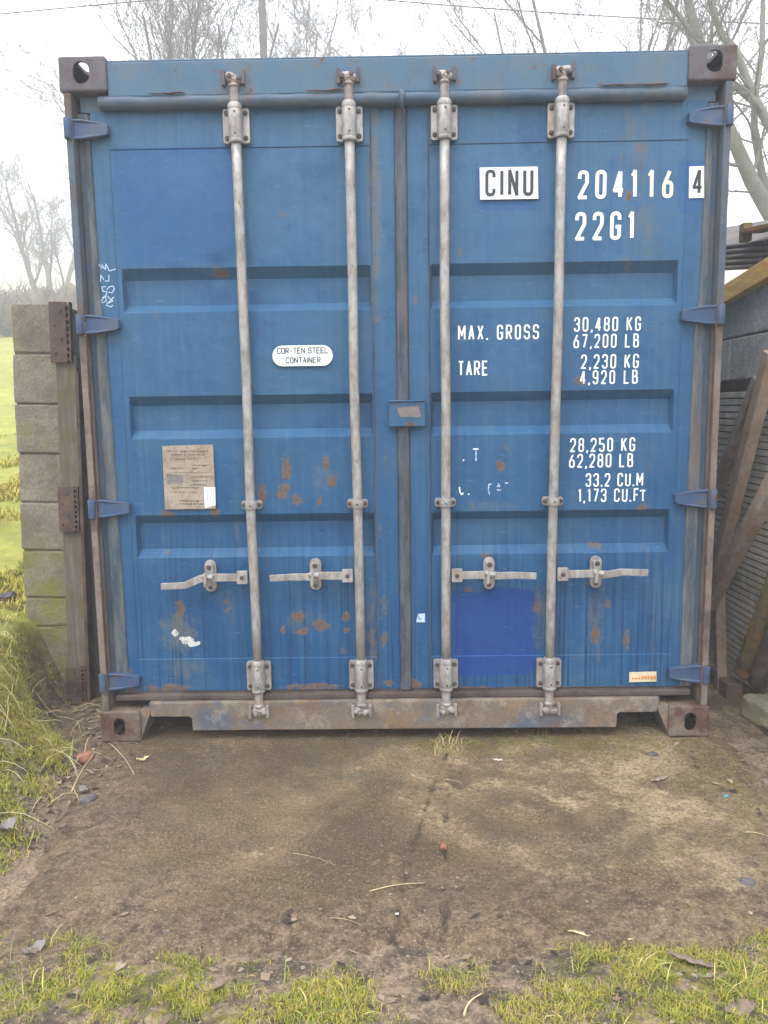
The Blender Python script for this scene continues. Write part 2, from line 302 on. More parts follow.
# ------------------------------------------------------------------ object helpers
def link(o): S.collection.objects.link(o); return o
def props(o, label=None, cat=None, group=None, kind=None):
    if label: o['label'] = label
    if cat: o['category'] = cat
    if group: o['group'] = group
    if kind: o['kind'] = kind
    return o
def thing(name, label, cat, loc=(0, 0, 0), group=None):
    o = bpy.data.objects.new(name, None); o.empty_display_size = .1; link(o); o.location = loc
    return props(o, label, cat, group)
class MB:
    def __init__(s): s.v = []; s.f = []; s.m = []; s.s = []; s.cur = 0
    def add(s, vs, fs, smooth=False):
        b = len(s.v); s.v += [tuple(q) for q in vs]
        for f in fs: s.f.append([b+i for i in f]); s.m.append(s.cur); s.s.append(smooth)
        return s
    def mat(s, i): s.cur = i; return s
    def box(s, x0, x1, y0, y1, z0, z1, M=None):
        vs = [Vector((x, y, z)) for z in (z0, z1) for y in (y0, y1) for x in (x0, x1)]
        if M: vs = [M @ v for v in vs]
        return s.add(vs, [(0, 2, 3, 1), (4, 5, 7, 6), (0, 1, 5, 4), (2, 6, 7, 3), (0, 4, 6, 2), (1, 3, 7, 5)])
    def beam(s, a, b, wdt, thk, up=(0, 0, 1)):
        a = Vector(a); b = Vector(b); d = (b-a).normalized(); u = Vector(up); sx = d.cross(u).normalized(); u = sx.cross(d)
        vs = []
        for p in (a, b):
            for i, j in ((-1, -1), (1, -1), (1, 1), (-1, 1)): vs.append(p+sx*wdt/2*i+u*thk/2*j)
        return s.add(vs, [(3, 2, 1, 0), (4, 5, 6, 7), (0, 1, 5, 4), (1, 2, 6, 5), (2, 3, 7, 6), (3, 0, 4, 7)])
    def tube(s, pts, rs, n=12, cap=True):
        pts = [Vector(p) for p in pts]
        if not isinstance(rs, (list, tuple)): rs = [rs]*len(pts)
        vs = []; fs = []; prev = None
        for i, p in enumerate(pts):
            d = (pts[min(i+1, len(pts)-1)]-pts[max(i-1, 0)])
            d = d.normalized() if d.length > 1e-9 else Vector((0, 0, 1))
            if prev is None: prev = d.orthogonal().normalized()
            a = (prev-d*prev.dot(d)); a = a.normalized() if a.length > 1e-6 else d.orthogonal().normalized()
            prev = a; b = d.cross(a)
            for k in range(n):
                t = 2*math.pi*k/n; vs.append(p+(a*math.cos(t)+b*math.sin(t))*rs[i])
        for i in range(len(pts)-1):
            for k in range(n):
                q = (k+1) % n; fs.append((i*n+k, i*n+q, (i+1)*n+q, (i+1)*n+k))
        b0 = len(s.v); s.add(vs, fs, True)
        if cap:
            s.f.append([b0+k for k in range(n)][::-1]); s.m.append(s.cur); s.s.append(False)
            s.f.append([b0+(len(pts)-1)*n+k for k in range(n)]); s.m.append(s.cur); s.s.append(False)
        return s
    def disc_bolt(s, x, y, z, r, h=.008, n=8):   # bolt head facing -y
        return s.tube([(x, y, z), (x, y-h*.7, z), (x, y-h, z)], [r, r, r*.65], n)
    def prism_y(s, poly, y0, y1):                # polygon in (x,z) extruded along y
        n = len(poly); vs = [(x, y0, z) for x, z in poly]+[(x, y1, z) for x, z in poly]
        return s.add(vs, [tuple(range(n)), tuple(range(2*n-1, n-1, -1))]+[((i+1) % n, i, n+i, n+(i+1) % n) for i in range(n)])
    def build(s, name, mats, parent=None, bevel=0, seg=2, loc=None):
        me = bpy.data.meshes.new(name); vs = s.v
        if loc is not None: vs = [(a-loc[0], b-loc[1], c-loc[2]) for a, b, c in vs]
        me.from_pydata(vs, [], s.f)
        if not isinstance(mats, (list, tuple)): mats = [mats]
        for m in mats: me.materials.append(m)
        me.polygons.foreach_set('material_index', s.m); me.polygons.foreach_set('use_smooth', s.s)
        me.update(); o = bpy.data.objects.new(name, me); link(o)
        if loc is not None: o.location = loc
        if parent: o.parent = parent
        if bevel:
            b = o.modifiers.new('bevel', 'BEVEL'); b.width = bevel; b.segments = seg; b.limit_method = 'ANGLE'; b.angle_limit = rad(40)
        return o
def rrect(cx, cz, hw, hh, r, n=6):
    out = []
    for (sx, sz, a0) in ((1, 1, 0), (-1, 1, 90), (-1, -1, 180), (1, -1, 270)):
        for i in range(n+1):
            a = rad(a0+90*i/n); out.append((cx+sx*(hw-r)+r*math.cos(a), cz+sz*(hh-r)+r*math.sin(a)))
    return out
def set_attr(me, name, arr):
    a = me.attributes.new(name, 'FLOAT', 'POINT'); a.data.foreach_set('value', np.asarray(arr, dtype=np.float32).ravel())
def fbm(x, y, sc, oct=4, seed=0.):
    # vectorised value noise
    out = np.zeros(np.broadcast(x, y).shape); amp = .5
    for o in range(oct):
        X = x*sc+seed*13.7+o*5.3; Y = y*sc+seed*7.1+o*9.1
        xi = np.floor(X); yi = np.floor(Y); fx = X-xi; fy = Y-yi; fx = fx*fx*(3-2*fx); fy = fy*fy*(3-2*fy)
        h = lambda a, b: np.modf(np.abs(np.sin(a*127.1+b*311.7+seed)*43758.5453))[0]
        v = (h(xi, yi)*(1-fx)+h(xi+1, yi)*fx)*(1-fy)+(h(xi, yi+1)*(1-fx)+h(xi+1, yi+1)*fx)*fy
        out += amp*(v-.5)*2; amp *= .5; sc *= 2.03
    return out
def sst(a, b, x):
    t = np.clip((x-a)/(b-a), 0, 1); return t*t*(3-2*t)

# ------------------------------------------------------------------ ground heights
def toe_x(y):   # where the grassy bank meets the yard on the left
    return -1.13-.09*sst(-.9, -.2, y)-.30*sst(-.2, .35, y)+.25*sst(-1.1, -1.7, y)
def height(x, y):
    x, y = np.broadcast_arrays(np.asarray(x, float), np.asarray(y, float))
    z = -.030+.012*fbm(x, y, 1.7, 4, 1)+.008*fbm(x, y, 9, 3, 2)
    front = sst(-1.0, -1.45, y+.12*fbm(x, y*0, 1.6, 3, 3))
    z = z+front*(.036+.016*fbm(x, y, 6, 4, 4)+.012*fbm(x, y, 24, 3, 4))
    rt = sst(1.02, 1.35, x+.06*fbm(x, y, 3, 3, 5))*sst(.0, -.4, y); z = z+rt*.03
    tx = toe_x(y)+.05*fbm(x, y, 3, 3, 6)
    b = sst(0, .40-.18*sst(-.1, .3, y), tx-x); rise = .31*sst(-1.2, .2, y)+.08
    z = z+b*(rise+.06*fbm(x, y, 5, 4, 7))*(1-.0*x)
    # ground level by the pier foot and field rising away
    d = np.maximum(y-.3, 0)
    fld = sst(-1.55, -2.1, x)+sst(7.5, 10, y); fld = np.clip(fld, 0, 1)
    slope = .155*np.minimum(d, 24)+.21*np.clip(d-26, 0, 90)
    return z+fld*(slope+.15*fbm(x, y, .12, 3, 8)*sst(3, 12, d))
GREEN = [  # (x, y, rx, ry, weight): tufts and moss at the front of the yard
    (-.70, -1.35, .34, .20, 1.), (-.95, -1.20, .24, .17, .95), (-.22, -1.42, .16, .13, .9), (-.45, -1.45, .2, .1, .7), (.28, -1.48, .15, .12, .45),
    (.42, -1.28, .14, .12, .7), (.70, -1.38, .36, .20, 1.), (.95, -1.25, .15, .15, .6), (.55, -1.45, .2, .1, .8), (1.05, -.95, .10, .18, .45), (1.25, -.45, .12, .35, .5),
    (-.05, -1.55, .15, .1, .6), (.1, -1.32, .09, .07, .4)]
def green(x, y):
    g = np.zeros(np.broadcast(x, y).shape)
    for cx, cy, rx, ry, wt in GREEN:
        g = np.maximum(g, wt*(1-sst(.35, 1.1, np.hypot((x-cx)/rx, (y-cy)/ry)+.6*fbm(x, y, 8, 3, cx*3))))
    tx = toe_x(y); g = np.maximum(g, sst(.0, .22, tx-x+.06*fbm(x, y, 6, 3, 9))*.95)
    g = np.maximum(g, sst(-1.75, -2.0, y)*.8)
    return g

def axis(near0, near1, step, far0, far1):
    a = list(np.arange(near0, near1+1e-6, step)); s = step
    while a[-1] < far1: s *= 1.13; a.append(a[-1]+s)
    s = step
    while a[0] > far0: s *= 1.13; a.insert(0, a[0]-s)
    return np.array(a)
def grid_mesh(name, X, Y, Z, mat):
    ny, nx = X.shape; me = bpy.data.meshes.new(name)
    v = np.stack([X, Y, Z], -1).reshape(-1, 3)
    i = np.arange(nx*ny).reshape(ny, nx); f = np.stack([i[:-1, :-1], i[:-1, 1:], i[1:, 1:], i[1:, :-1]], -1).reshape(-1, 4)
    me.vertices.add(len(v)); me.vertices.foreach_set('co', v.ravel()); me.loops.add(f.size); me.loops.foreach_set('vertex_index', f.ravel().astype(np.int32))
    me.polygons.add(len(f)); me.polygons.foreach_set('loop_start', np.arange(0, f.size, 4, dtype=np.int32)); me.polygons.foreach_set('loop_total', np.full(len(f), 4, dtype=np.int32))
    me.polygons.foreach_set('use_smooth', np.ones(len(f), bool)); me.update(calc_edges=True); me.validate(); me.materials.append(mat); return me
xs = axis(-2.3, 1.7, .014, -90, 90); ys = axis(-1.9, .9, .014, -30, 130)
X, Y = np.meshgrid(xs, ys); Z = height(X, Y)
gm = grid_mesh('ground', X, Y, Z, MAT['ground'])
set_attr(gm, 'green', green(X, Y)); set_attr(gm, 'field', np.clip(sst(-1.6, -1.8, X)*sst(.1, .6, Y)+sst(6.5, 8, Y), 0, 1)*(1-.9*sst(24, 30, Y)))
props(link(bpy.data.objects.new('ground', gm)), kind='structure')

# concrete pad: thin slab whose broken edges dive under the mud
xs = np.arange(-1.75, 1.95, .012); ys = np.arange(-1.45, 1.6, .012)
X, Y = np.meshgrid(xs, ys)
def segd(X, Y, a, b):
    ax, ay = a; bx, by = b; t = np.clip(((X-ax)*(bx-ax)+(Y-ay)*(by-ay))/((bx-ax)**2+(by-ay)**2), 0, 1)
    return np.hypot(X-ax-t*(bx-ax), Y-ay-t*(by-ay))
crk = np.full(X.shape, 9.)
def px2(p): q = at(p[0], p[1], Z=0); return (q.x, q.y)
for line, wd in ((((448, 748), (428, 800), (412, 850), (392, 935), (384, 1000)), .8), (((452, 765), (446, 800), (444, 850), (452, 888), (441, 938)), 1.), (((330, 884), (440, 886), (470, 884)), 2.),
                 (((600, 742), (690, 762), (768, 758)), 1.6), (((440, 886), (452, 895), (520, 900)), 2.2)):
    for a, b in zip(line[:-1], line[1:]):
        crk = np.minimum(crk, (segd(X, Y, px2(a), px2(b))+.016*fbm(X, Y, 7, 3, 4)+.010*fbm(X, Y, 36, 3, 4))*wd)
crack = 1-sst(.001, .0075, np.abs(crk))
crack *= sst(-.55, .15, fbm(X, Y, 9, 3, 12))*1.
hole = (1-sst(.5, 1.1, np.hypot((X-px2((458, 775))[0])/.05, (Y-px2((458, 775))[1])/.11)+.4*fbm(X, Y, 14, 3, 21)))
Zp = .0035*fbm(X, Y, 16, 4, 5)+.005*fbm(X, Y, 1.5, 3, 6)-.009*crack-.022*hole
ed = np.minimum.reduce([Y+1.15+.30*fbm(X, Y, 2.3, 5, 31), X-toe_x(Y)-.03+.09*fbm(X, Y, 3, 4, 32), (1.32-.25*sst(-.3, -1.1, Y)-X+.10*fbm(X, Y, 3, 4, 33))+sst(.0, .3, Y)*.6])
Zp = Zp-.05*(1-sst(-.12, .10, ed))+.006*(1-sst(0, .35, ed))*fbm(X, Y, 18, 4, 3)
pm = grid_mesh('concrete_pad', X, Y, Zp, MAT['concrete'])
set_attr(pm, 'crack', np.clip(np.maximum(crack*.7, hole*.45), 0, 1)); set_attr(pm, 'mud', np.clip(1-sst(-.02, .38, ed+.12*fbm(X, Y, 5, 3, 8))+.25*sst(.4, -1.0, X)*sst(.1, .9, -Y), 0, 1))
set_attr(pm, 'moss', np.clip(sst(.9, 1.25, X)*sst(.1, -.15, Y)+.8*(1-sst(.02, .12, np.abs(Y+.06)))*sst(-.2, .3, X+.0*Y)+.5*(1-sst(.0, .1, np.abs(ed))), 0, 1))
props(link(bpy.data.objects.new('concrete_pad', pm)), kind='structure')

# ------------------------------------------------------------------ shipping container
cont = thing('shipping_container', 'weathered blue steel shipping container with closed double doors facing the yard', 'container')
LEN = 6.058
def solid_cut(base, cutters):
    """boolean-cut one mesh and keep only the result"""
    for c in cutters:
        b = base.modifiers.new('cut', 'BOOLEAN'); b.operation = 'DIFFERENCE'; b.object = c; b.solver = 'EXACT'
    dg = bpy.context.evaluated_depsgraph_get(); me = bpy.data.meshes.new_from_object(base.evaluated_get(dg))
    base.modifiers.clear(); old = base.data; base.data = me; bpy.data.meshes.remove(old)
    for c in cutters: bpy.data.objects.remove(c)
    return base
def casting(sx, top, rear):
    w_, d_, h_ = .162, .178, .118
    if top: w_, h_ = .172, .122
    x1 = sx*1.219; x0 = x1-sx*w_; a, b = min(x0, x1), max(x0, x1)
    z0, z1 = (2.591-h_, 2.591) if top else (0.001, .001+h_+.012)
    y0, y1 = (0, d_) if not rear else (LEN-d_, LEN)
    m = MB(); m.box(a, b, y0, y1, z0, z1)
    o = m.build('corner_casting', MAT['casting' if top else 'casting_b'], cont, .009, 3)
    t = .013; cx, cz = (a+b)/2, (z0+z1)/2
    cut = []
    c = MB().box(a+t, b-t, y0+t, y1-t, z0+t, z1-t); cut.append(c.build('cut_a', MAT['dark']))
    hx = cx+sx*(.004); hw = .030 if top else .0235
    ring = rrect(hx, cz+(.004 if top else -.002), hw, .038, hw*.97, 5)
    ya, yb = (y0-.05, y0+.05) if not rear else (y1-.05, y1+.05)
    c = MB(); c.prism_y(ring, ya, yb); cut.append(c.build('cut_b', MAT['dark']))
    zz = z1 if top else z0; pl = rrect(cx, (y0+y1)/2, .033, .062, .03, 5)
    n = len(pl); c = MB(); c.add([(x, y, zz-.05) for x, y in pl]+[(x, y, zz+.05) for x, y in pl], [tuple(range(n))[::-1], tuple(range(n, 2*n))]+[(i, (i+1) % n, n+(i+1) % n, n+i) for i in range(n)])
    cut.append(c.build('cut_c', MAT['dark']))
    pl = rrect((y0+y1)/2, cz, .040, .026, .022, 5)
    c = MB(); c.add([(x1-.05, y, z) for y, z in pl]+[(x1+.05, y, z) for y, z in pl], [tuple(range(n))[::-1], tuple(range(n, 2*n))]+[(i, (i+1) % n, n+(i+1) % n, n+i) for i in range(n)])
    cut.append(c.build('cut_d', MAT['dark']))
    solid_cut(o, cut)
    for p in o.data.polygons: p.use_smooth = False
for sx in (-1, 1):
    for top in (0, 1):
        for rear in (0, 1): casting(sx, top, rear)

# header rail with a rounded, slightly dented rain lip
hd = MB(); hd.box(-1.046, 1.046, .010, .17, 2.452, 2.571)
hd.box(-1.046, 1.046, .016, .17, 2.5715, 2.580)
hd.build('top_rail', MAT['header'], cont, .004)
lp = MB(); N = 60
for i in range(1): pass
lp.tube([(-1.085+2.13*i/N, .028+.0012*math.sin(i*1.7), 2.436+.0010*math.sin(i*.9)+.0007*math.sin(i*2.3)-(0.004 if abs(i-30) < 2 else 0)) for i in range(N+1)], [.0245+.0004*math.sin(i*1.1) for i in range(N+1)], 14)
lp.build('rain_lip', MAT['lip'], cont)
# crushed bit of the lip above the door gap
dent = MB(); dent.tube([(.010, -.004, 2.452), (.022, -.012, 2.436), (.016, -.010, 2.415), (.024, .004, 2.385)], [.006, .012, .009, .004], 7)
dent.build('crushed_lip', MAT['lip'], cont)
for x0 in (-.90, -.33, .72, .84):      # ragged rusty weld scabs on the lip
    sc = MB(); pts = [(x0+.02*i+random.uniform(-.004, .004), .004+random.uniform(-.002, .002), 2.460+random.uniform(-.003, .004)) for i in range(8)]
    sc.tube(pts, [.001]+[random.uniform(.003, .006) for _ in range(6)]+[.001], 5); sc.v = [(a, b, 2.460+(c-2.460)*.6) for a, b, c in sc.v]; sc.build('weld_bead', MAT['rust'], cont)
# sill with forklift notches
poly = [(-1.02, .163), (-1.014, .104), (-.858, .103), (-.851, .096), (-.849, .045), (.850, .042), (.853, .096), (.859, .103), (1.010, .104), (1.02, .163)]
sl_ = MB(); sl_.prism_y(poly, .006, .17); sl_.build('door_sill', MAT['sill'], cont, .004)
ss = MB(); ss.box(-1.16, 1.15, .026, .17, .1632, .189); ss.build('sill_strip', MAT['rustd'], cont, .006)
sg = MB()                                  # gussets beside the lower castings
sg.add([(-1.056, .012, .131), (-1.013, .012, .131), (-1.013, .15, .131), (-1.056, .15, .131), (-1.056, .012, .02), (-1.056, .15, .02)], [(0, 1, 2, 3), (0, 4, 1), (3, 2, 5), (1, 4, 5, 2), (0, 3, 5, 4)])
sg.build('casting_gusset', MAT['sill'], cont); sg = MB()
sg.add([(1.056, .012, .131), (1.008, .012, .131), (1.008, .15, .131), (1.056, .15, .131), (1.056, .012, .02), (1.056, .15, .02)], [(3, 2, 1, 0), (0, 1, 4), (3, 5, 2), (1, 2, 5, 4), (0, 4, 5, 3)])
sg.build('casting_gusset', MAT['sill'], cont)
# corner posts: outer channel edge, recess, inner web
for sx in (-1, 1):
    def bx(m, a, b, *r): m.box(min(sx*a, sx*b), max(sx*a, sx*b), *r)
    m = MB(); bx(m, 1.181, 1.207, .004, .17, 1.66, 2.468); m.build('corner_post', MAT['postu'], cont, .004)
    m = MB(); bx(m, 1.181, 1.207, .004, .17, .132, 1.6585); m.mat(1); bx(m, 1.1785, 1.1835, .0015, .02, .135, 1.62)
    o = m.build('corner_post', [MAT['post'], MAT['rust']], cont, .004)
    m = MB(); bx(m, 1.158, 1.1805, .050, .17, .20, 2.412); m.build('post_channel', MAT['lip'], cont, .004)
    m = MB(); P_ = [(sx*1.1575, .196), (sx*1.1575, 2.408), (sx*1.134, 2.408), (sx*1.130, 1.75), (sx*1.116, 1.60), (sx*1.112, 1.1), (sx*1.108, .60), (sx*1.109, .196)]
    m.prism_y(P_ if sx > 0 else P_[::-1], .038, .085); m.build('door_gasket', MAT['gasket'], cont, .007)
    m = MB(); bx(m, 1.048, 1.165, .05, .17, 2.413, 2.468); m.build('post_head', MAT['header'], cont, .003)
m = MB(); m.box(-1.15, 1.15, .052, .10, .1895, .1965); m.build('bottom_gasket', MAT['rustd'], cont)
# body behind the doors
m = MB(); m.box(-1.175, 1.175, .172, .19, .17, 2.45); m.build('door_back', MAT['dark'], cont)
def corr_side(sx):
    vs = []; fs = []; y = .18; pr = []
    while y < LEN-.18:
        pr += [(y, 0), (y+.07, 0), (y+.138, .036), (y+.208, .036)]; y += .278
    for (yy, dd) in pr: vs += [(sx*(1.205-dd), yy, .15), (sx*(1.205-dd), yy, 2.50)]
    for i in range(len(pr)-1): fs.append((2*i, 2*i+2, 2*i+3, 2*i+1))
    mm = MB(); mm.add(vs, fs); o = mm.build('side_wall', MAT['side'], cont); s_ = o.modifiers.new('solid', 'SOLIDIFY'); s_.thickness = .002
    r = MB(); a, b = sorted((sx*1.213, sx*1.155)); r.box(a, b, .18, LEN-.18, 2.50, 2.565); r.box(a, b, .18, LEN-.18, .045, .15); r.build('side_rail', MAT['side'], cont, .004)
corr_side(-1); corr_side(1)
m = MB(); m.box(-1.15, 1.15, .171, LEN-.1, 2.545, 2.562); m.build('roof', MAT['side'], cont)
m = MB(); m.box(-1.15, 1.15, .19, LEN-.1, .13, .15); m.build('floor', MAT['dark'], cont)
m = MB(); m.box(-1.17, 1.17, LEN-.10, LEN-.06, .05, 2.58); m.build('end_wall', MAT['side'], cont)

# doors: one finely gridded pressed skin each, with paint, rust and patch masks
YF = .048
BANDS = [(1.856, 1.816, 1.722, 1.692), (1.378, 1.342, 1.246, 1.213), (.915, .880, .776, .744)]
def w2(px, py): q = at(px, py, Y=.05); return q.x, q.z
RUSTS = [(219, 272, 9, 5, 1.), (262, 495, 6, 10, 1.), (286, 470, 5, 12, 1.1), (283, 490, 6, 9, 1.1), (296, 500, 6, 7, 1.), (326, 464, 4, 8, .9), (332, 482, 5, 6, .9), (320, 503, 4, 6, .8), (155, 312, 3, 8, .55),
         (168, 514, 9, 4, .8), (214, 512, 9, 5, .8), (298, 617, 7, 5, 1.), (302, 632, 9, 4, 1.), (321, 626, 11, 6, .9), (346, 617, 4, 6, .9), (283, 630, 4, 6, .8), (346, 630, 4, 4, .8), (345, 651, 5, 4, .6),
         (180, 610, 5, 14, .8), (226, 601, 4, 3, .6), (226, 611, 4, 3, .6), (165, 553, 6, 3, .5), (170, 688, 28, 4, .9), (316, 687, 34, 3.5, .95), (372, 640, 4, 20, .7), (384, 640, 4, 10, .7), (384, 605, 5, 12, .6), (388, 683, 6, 4, .8),
         (415, 685, 9, 6, 1.1), (640, 148, 7, 5, .5), (621, 160, 3, 6, .55), (628, 196, 3, 5, 1.), (628, 262, 3, 10, .55), (500, 466, 5, 6, .95), (579, 381, 7, 5, .9), (642, 508, 6, 4, .9), (598, 546, 12, 4, .7),
         (595, 633, 5, 13, .8), (626, 641, 4, 11, .8), (538, 607, 5, 12, .55), (460, 252, 4, 6, .55), (608, 604, 3, 5, .7), (487, 556, 9, 3, .6), (470, 590, 6, 4, .7), (380, 530, 3, 6, .5), (560, 688, 110, 2.2, .8), (480, 688, 40, 2, .7),
         (646, 330, 3, 3, .4), (282, 214, 4, 6, .6), (505, 448, 8, 5, .35), (130, 690, 12, 4, .8), (128, 672, 8, 5, .6), (416, 300, 4, 5, .5), (386, 460, 3, 30, .4), (672, 640, 4, 18, .3), (614, 690, 20, 3, .7)]
GRIMES = [(638, 150, 22, 55, .5), (180, 632, 22, 22, .85), (185, 668, 26, 12, .6), (640, 230, 20, 40, .55), (480, 640, 60, 3, .2), (300, 622, 28, 16, .5), (595, 620, 12, 50, .6), (325, 480, 14, 18, .5), (375, 200, 7, 120, .8), (488, 506, 36, 6, .6),
          (540, 615, 8, 45, .6), (372, 620, 8, 80, .6), (228, 605, 10, 30, .5), (655, 600, 6, 60, .35), (212, 560, 8, 60, .4), (405, 412, 12, 6, .7), (690, 410, 6, 60, .2), (505, 300, 20, 6, .3), (235, 525, 3, 20, .5), (646, 520, 5, 80, .4)]
FRESH = [((453, 590), (535, 673), 1.01), ]
OVER = [((112, 148), (236, 262), 1.), ((474, 166), (543, 211), .75), ((677, 160), (709, 215), .75)]
BARES = [(175, 633, 5, 3.5, 1.), (187, 641, 8, 5, 1.05), (193, 644, 7, 3, 1.), (427, 617, 1, 1, 0)]
def spots(X, Z, lst):
    out = np.zeros(X.shape)
    for px, py, rx, ry, wt in lst:
        cx, cz = w2(px, py); k = 1/262.
        d = np.hypot((X-cx)/(rx*k), (Z-cz)/(ry*k)); near = d < 3.2
        if not near.any(): continue
        dn = d[near]+.55*fbm(X[near], Z[near], 42, 3, 5)+.5*fbm(X[near], Z[near], 110, 2, 3)
        out[near] = np.maximum(out[near], wt*(1-sst(.25, 1.55, dn)))
    return out
def boxes(X, Z, lst):
    out = np.zeros(X.shape)
    for a, b, wt in lst:
        (x0, z1), (x1, z0) = w2(*a), w2(*b); e = np.minimum.reduce([X-x0, x1-X, Z-z0, z1-Z, (X-x0+Z-z0)-.03, (x1-X+Z-z0)-.03, (x1-X+z1-Z)-.025, (X-x0+z1-Z)-.012])*.9+(.026*fbm(X, Z, 9, 4, 2) if wt == 1.01 else .002*fbm(X, Z, 9, 3, 2))
        out = np.maximum(out, wt*np.clip(.5+e/.03, 0, 1))
    return out
def fine(br, step, eps=.0015):
    br = sorted(br); out = [br[0]]
    for a, b in zip(br[:-1], br[1:]):
        n = max(1, int(math.ceil((b-a)/step))); out += [a+(b-a)*i/n for i in range(1, n+1)]
    return np.array(out)
KNOCKS = ((219, 268, .045, .012), (245, 262, .03, .006), (330, 190, .12, .005), (500, 620, .1, .004), (620, 380, .12, .004), (190, 200, .14, -.004), (300, 470, .09, .006), (160, 620, .06, .005), (610, 600, .08, .005))
def make_door(x0, x1, px0, px1, bx0, bx1):
    zb = [.197, .328, .331, 2.281, 2.284, 2.420]
    for b in BANDS: zb += list(b)
    xb = [x0, px0, px0+.003, bx0, bx0+.006, bx1-.006, bx1, px1-.003, px1, x1]
    X, Zz = np.meshgrid(fine(xb, .0065), fine(zb, .0065))
    prof = np.zeros(X.shape)
    for a, b, c, d in BANDS:
        t = np.clip(np.minimum((a-Zz)/(a-b), (Zz-d)/(c-d)), 0, 1)
        s_ = np.clip(np.minimum((X-bx0)/.006, (bx1-X)/.006), 0, 1)
        prof = np.maximum(prof, np.minimum(t, s_))
    inner = ((X > px0+.001) & (X < px1-.001) & (Zz > .3295) & (Zz < 2.2825)).astype(float)
    Yy = YF+.0035*inner+.034*prof+.0035*fbm(X, Zz, 1.9, 3, x0*3)+.0022*fbm(X, Zz, 6, 3, x0)
    # shallow knocks
    for px, py, r, d in KNOCKS:
        cx, cz = w2(px, py); Yy += d*np.exp(-((X-cx)**2+(Zz-cz)**2)/r**2)
    me = grid_mesh('door', X, Yy, Zz, MAT['door'])
    g = spots(X, Zz, GRIMES)
    set_attr(me, 'rust', spots(X, Zz, RUSTS)); set_attr(me, 'grime', g); set_attr(me, 'fresh', boxes(X, Zz, FRESH)); set_attr(me, 'overpaint', boxes(X, Zz, OVER)); set_attr(me, 'bare', spots(X, Zz, BARES))
    for p in me.polygons: p.use_smooth = False
    o = bpy.data.objects.new('door', me); link(o); o.parent = cont
    # thickness behind the skin and the sides of the leaf
    m_ = MB(); m_.box(x0+.001, x1-.001, YF+.045, YF+.07, .199, 2.418); m_.box(x0, x0+.004, YF+.004, YF+.044, .199, 2.418); m_.box(x1-.004, x1, YF+.004, YF+.044, .199, 2.418)
    m_.build('door_leaf_edge', MAT['paint'], o)
    return o
doorL = make_door(-1.131, -.012, -1.067, -.100, -1.047, -.106)
doorR = make_door(.036, 1.136, .114, 1.070, .119, 1.050)
doorL['label'] = 'left door leaf with darker overpainted square at its top corner and a brown data plate'
doorR['label'] = 'right door leaf with white container numbers and a bright blue repainted square low down'
m = MB(); m.box(-.0105, .0345, .036, .080, .190, 2.412); m.build('centre_gasket', MAT['gasketc'], cont, .008)
m = MB(); m.box(-.1005, -.0955, .0455, .050, .20, 2.41); m.box(.1105, .114, .0455, .050, .20, 2.41); m.build('weld_seam', MAT['gasketc'], doorL)

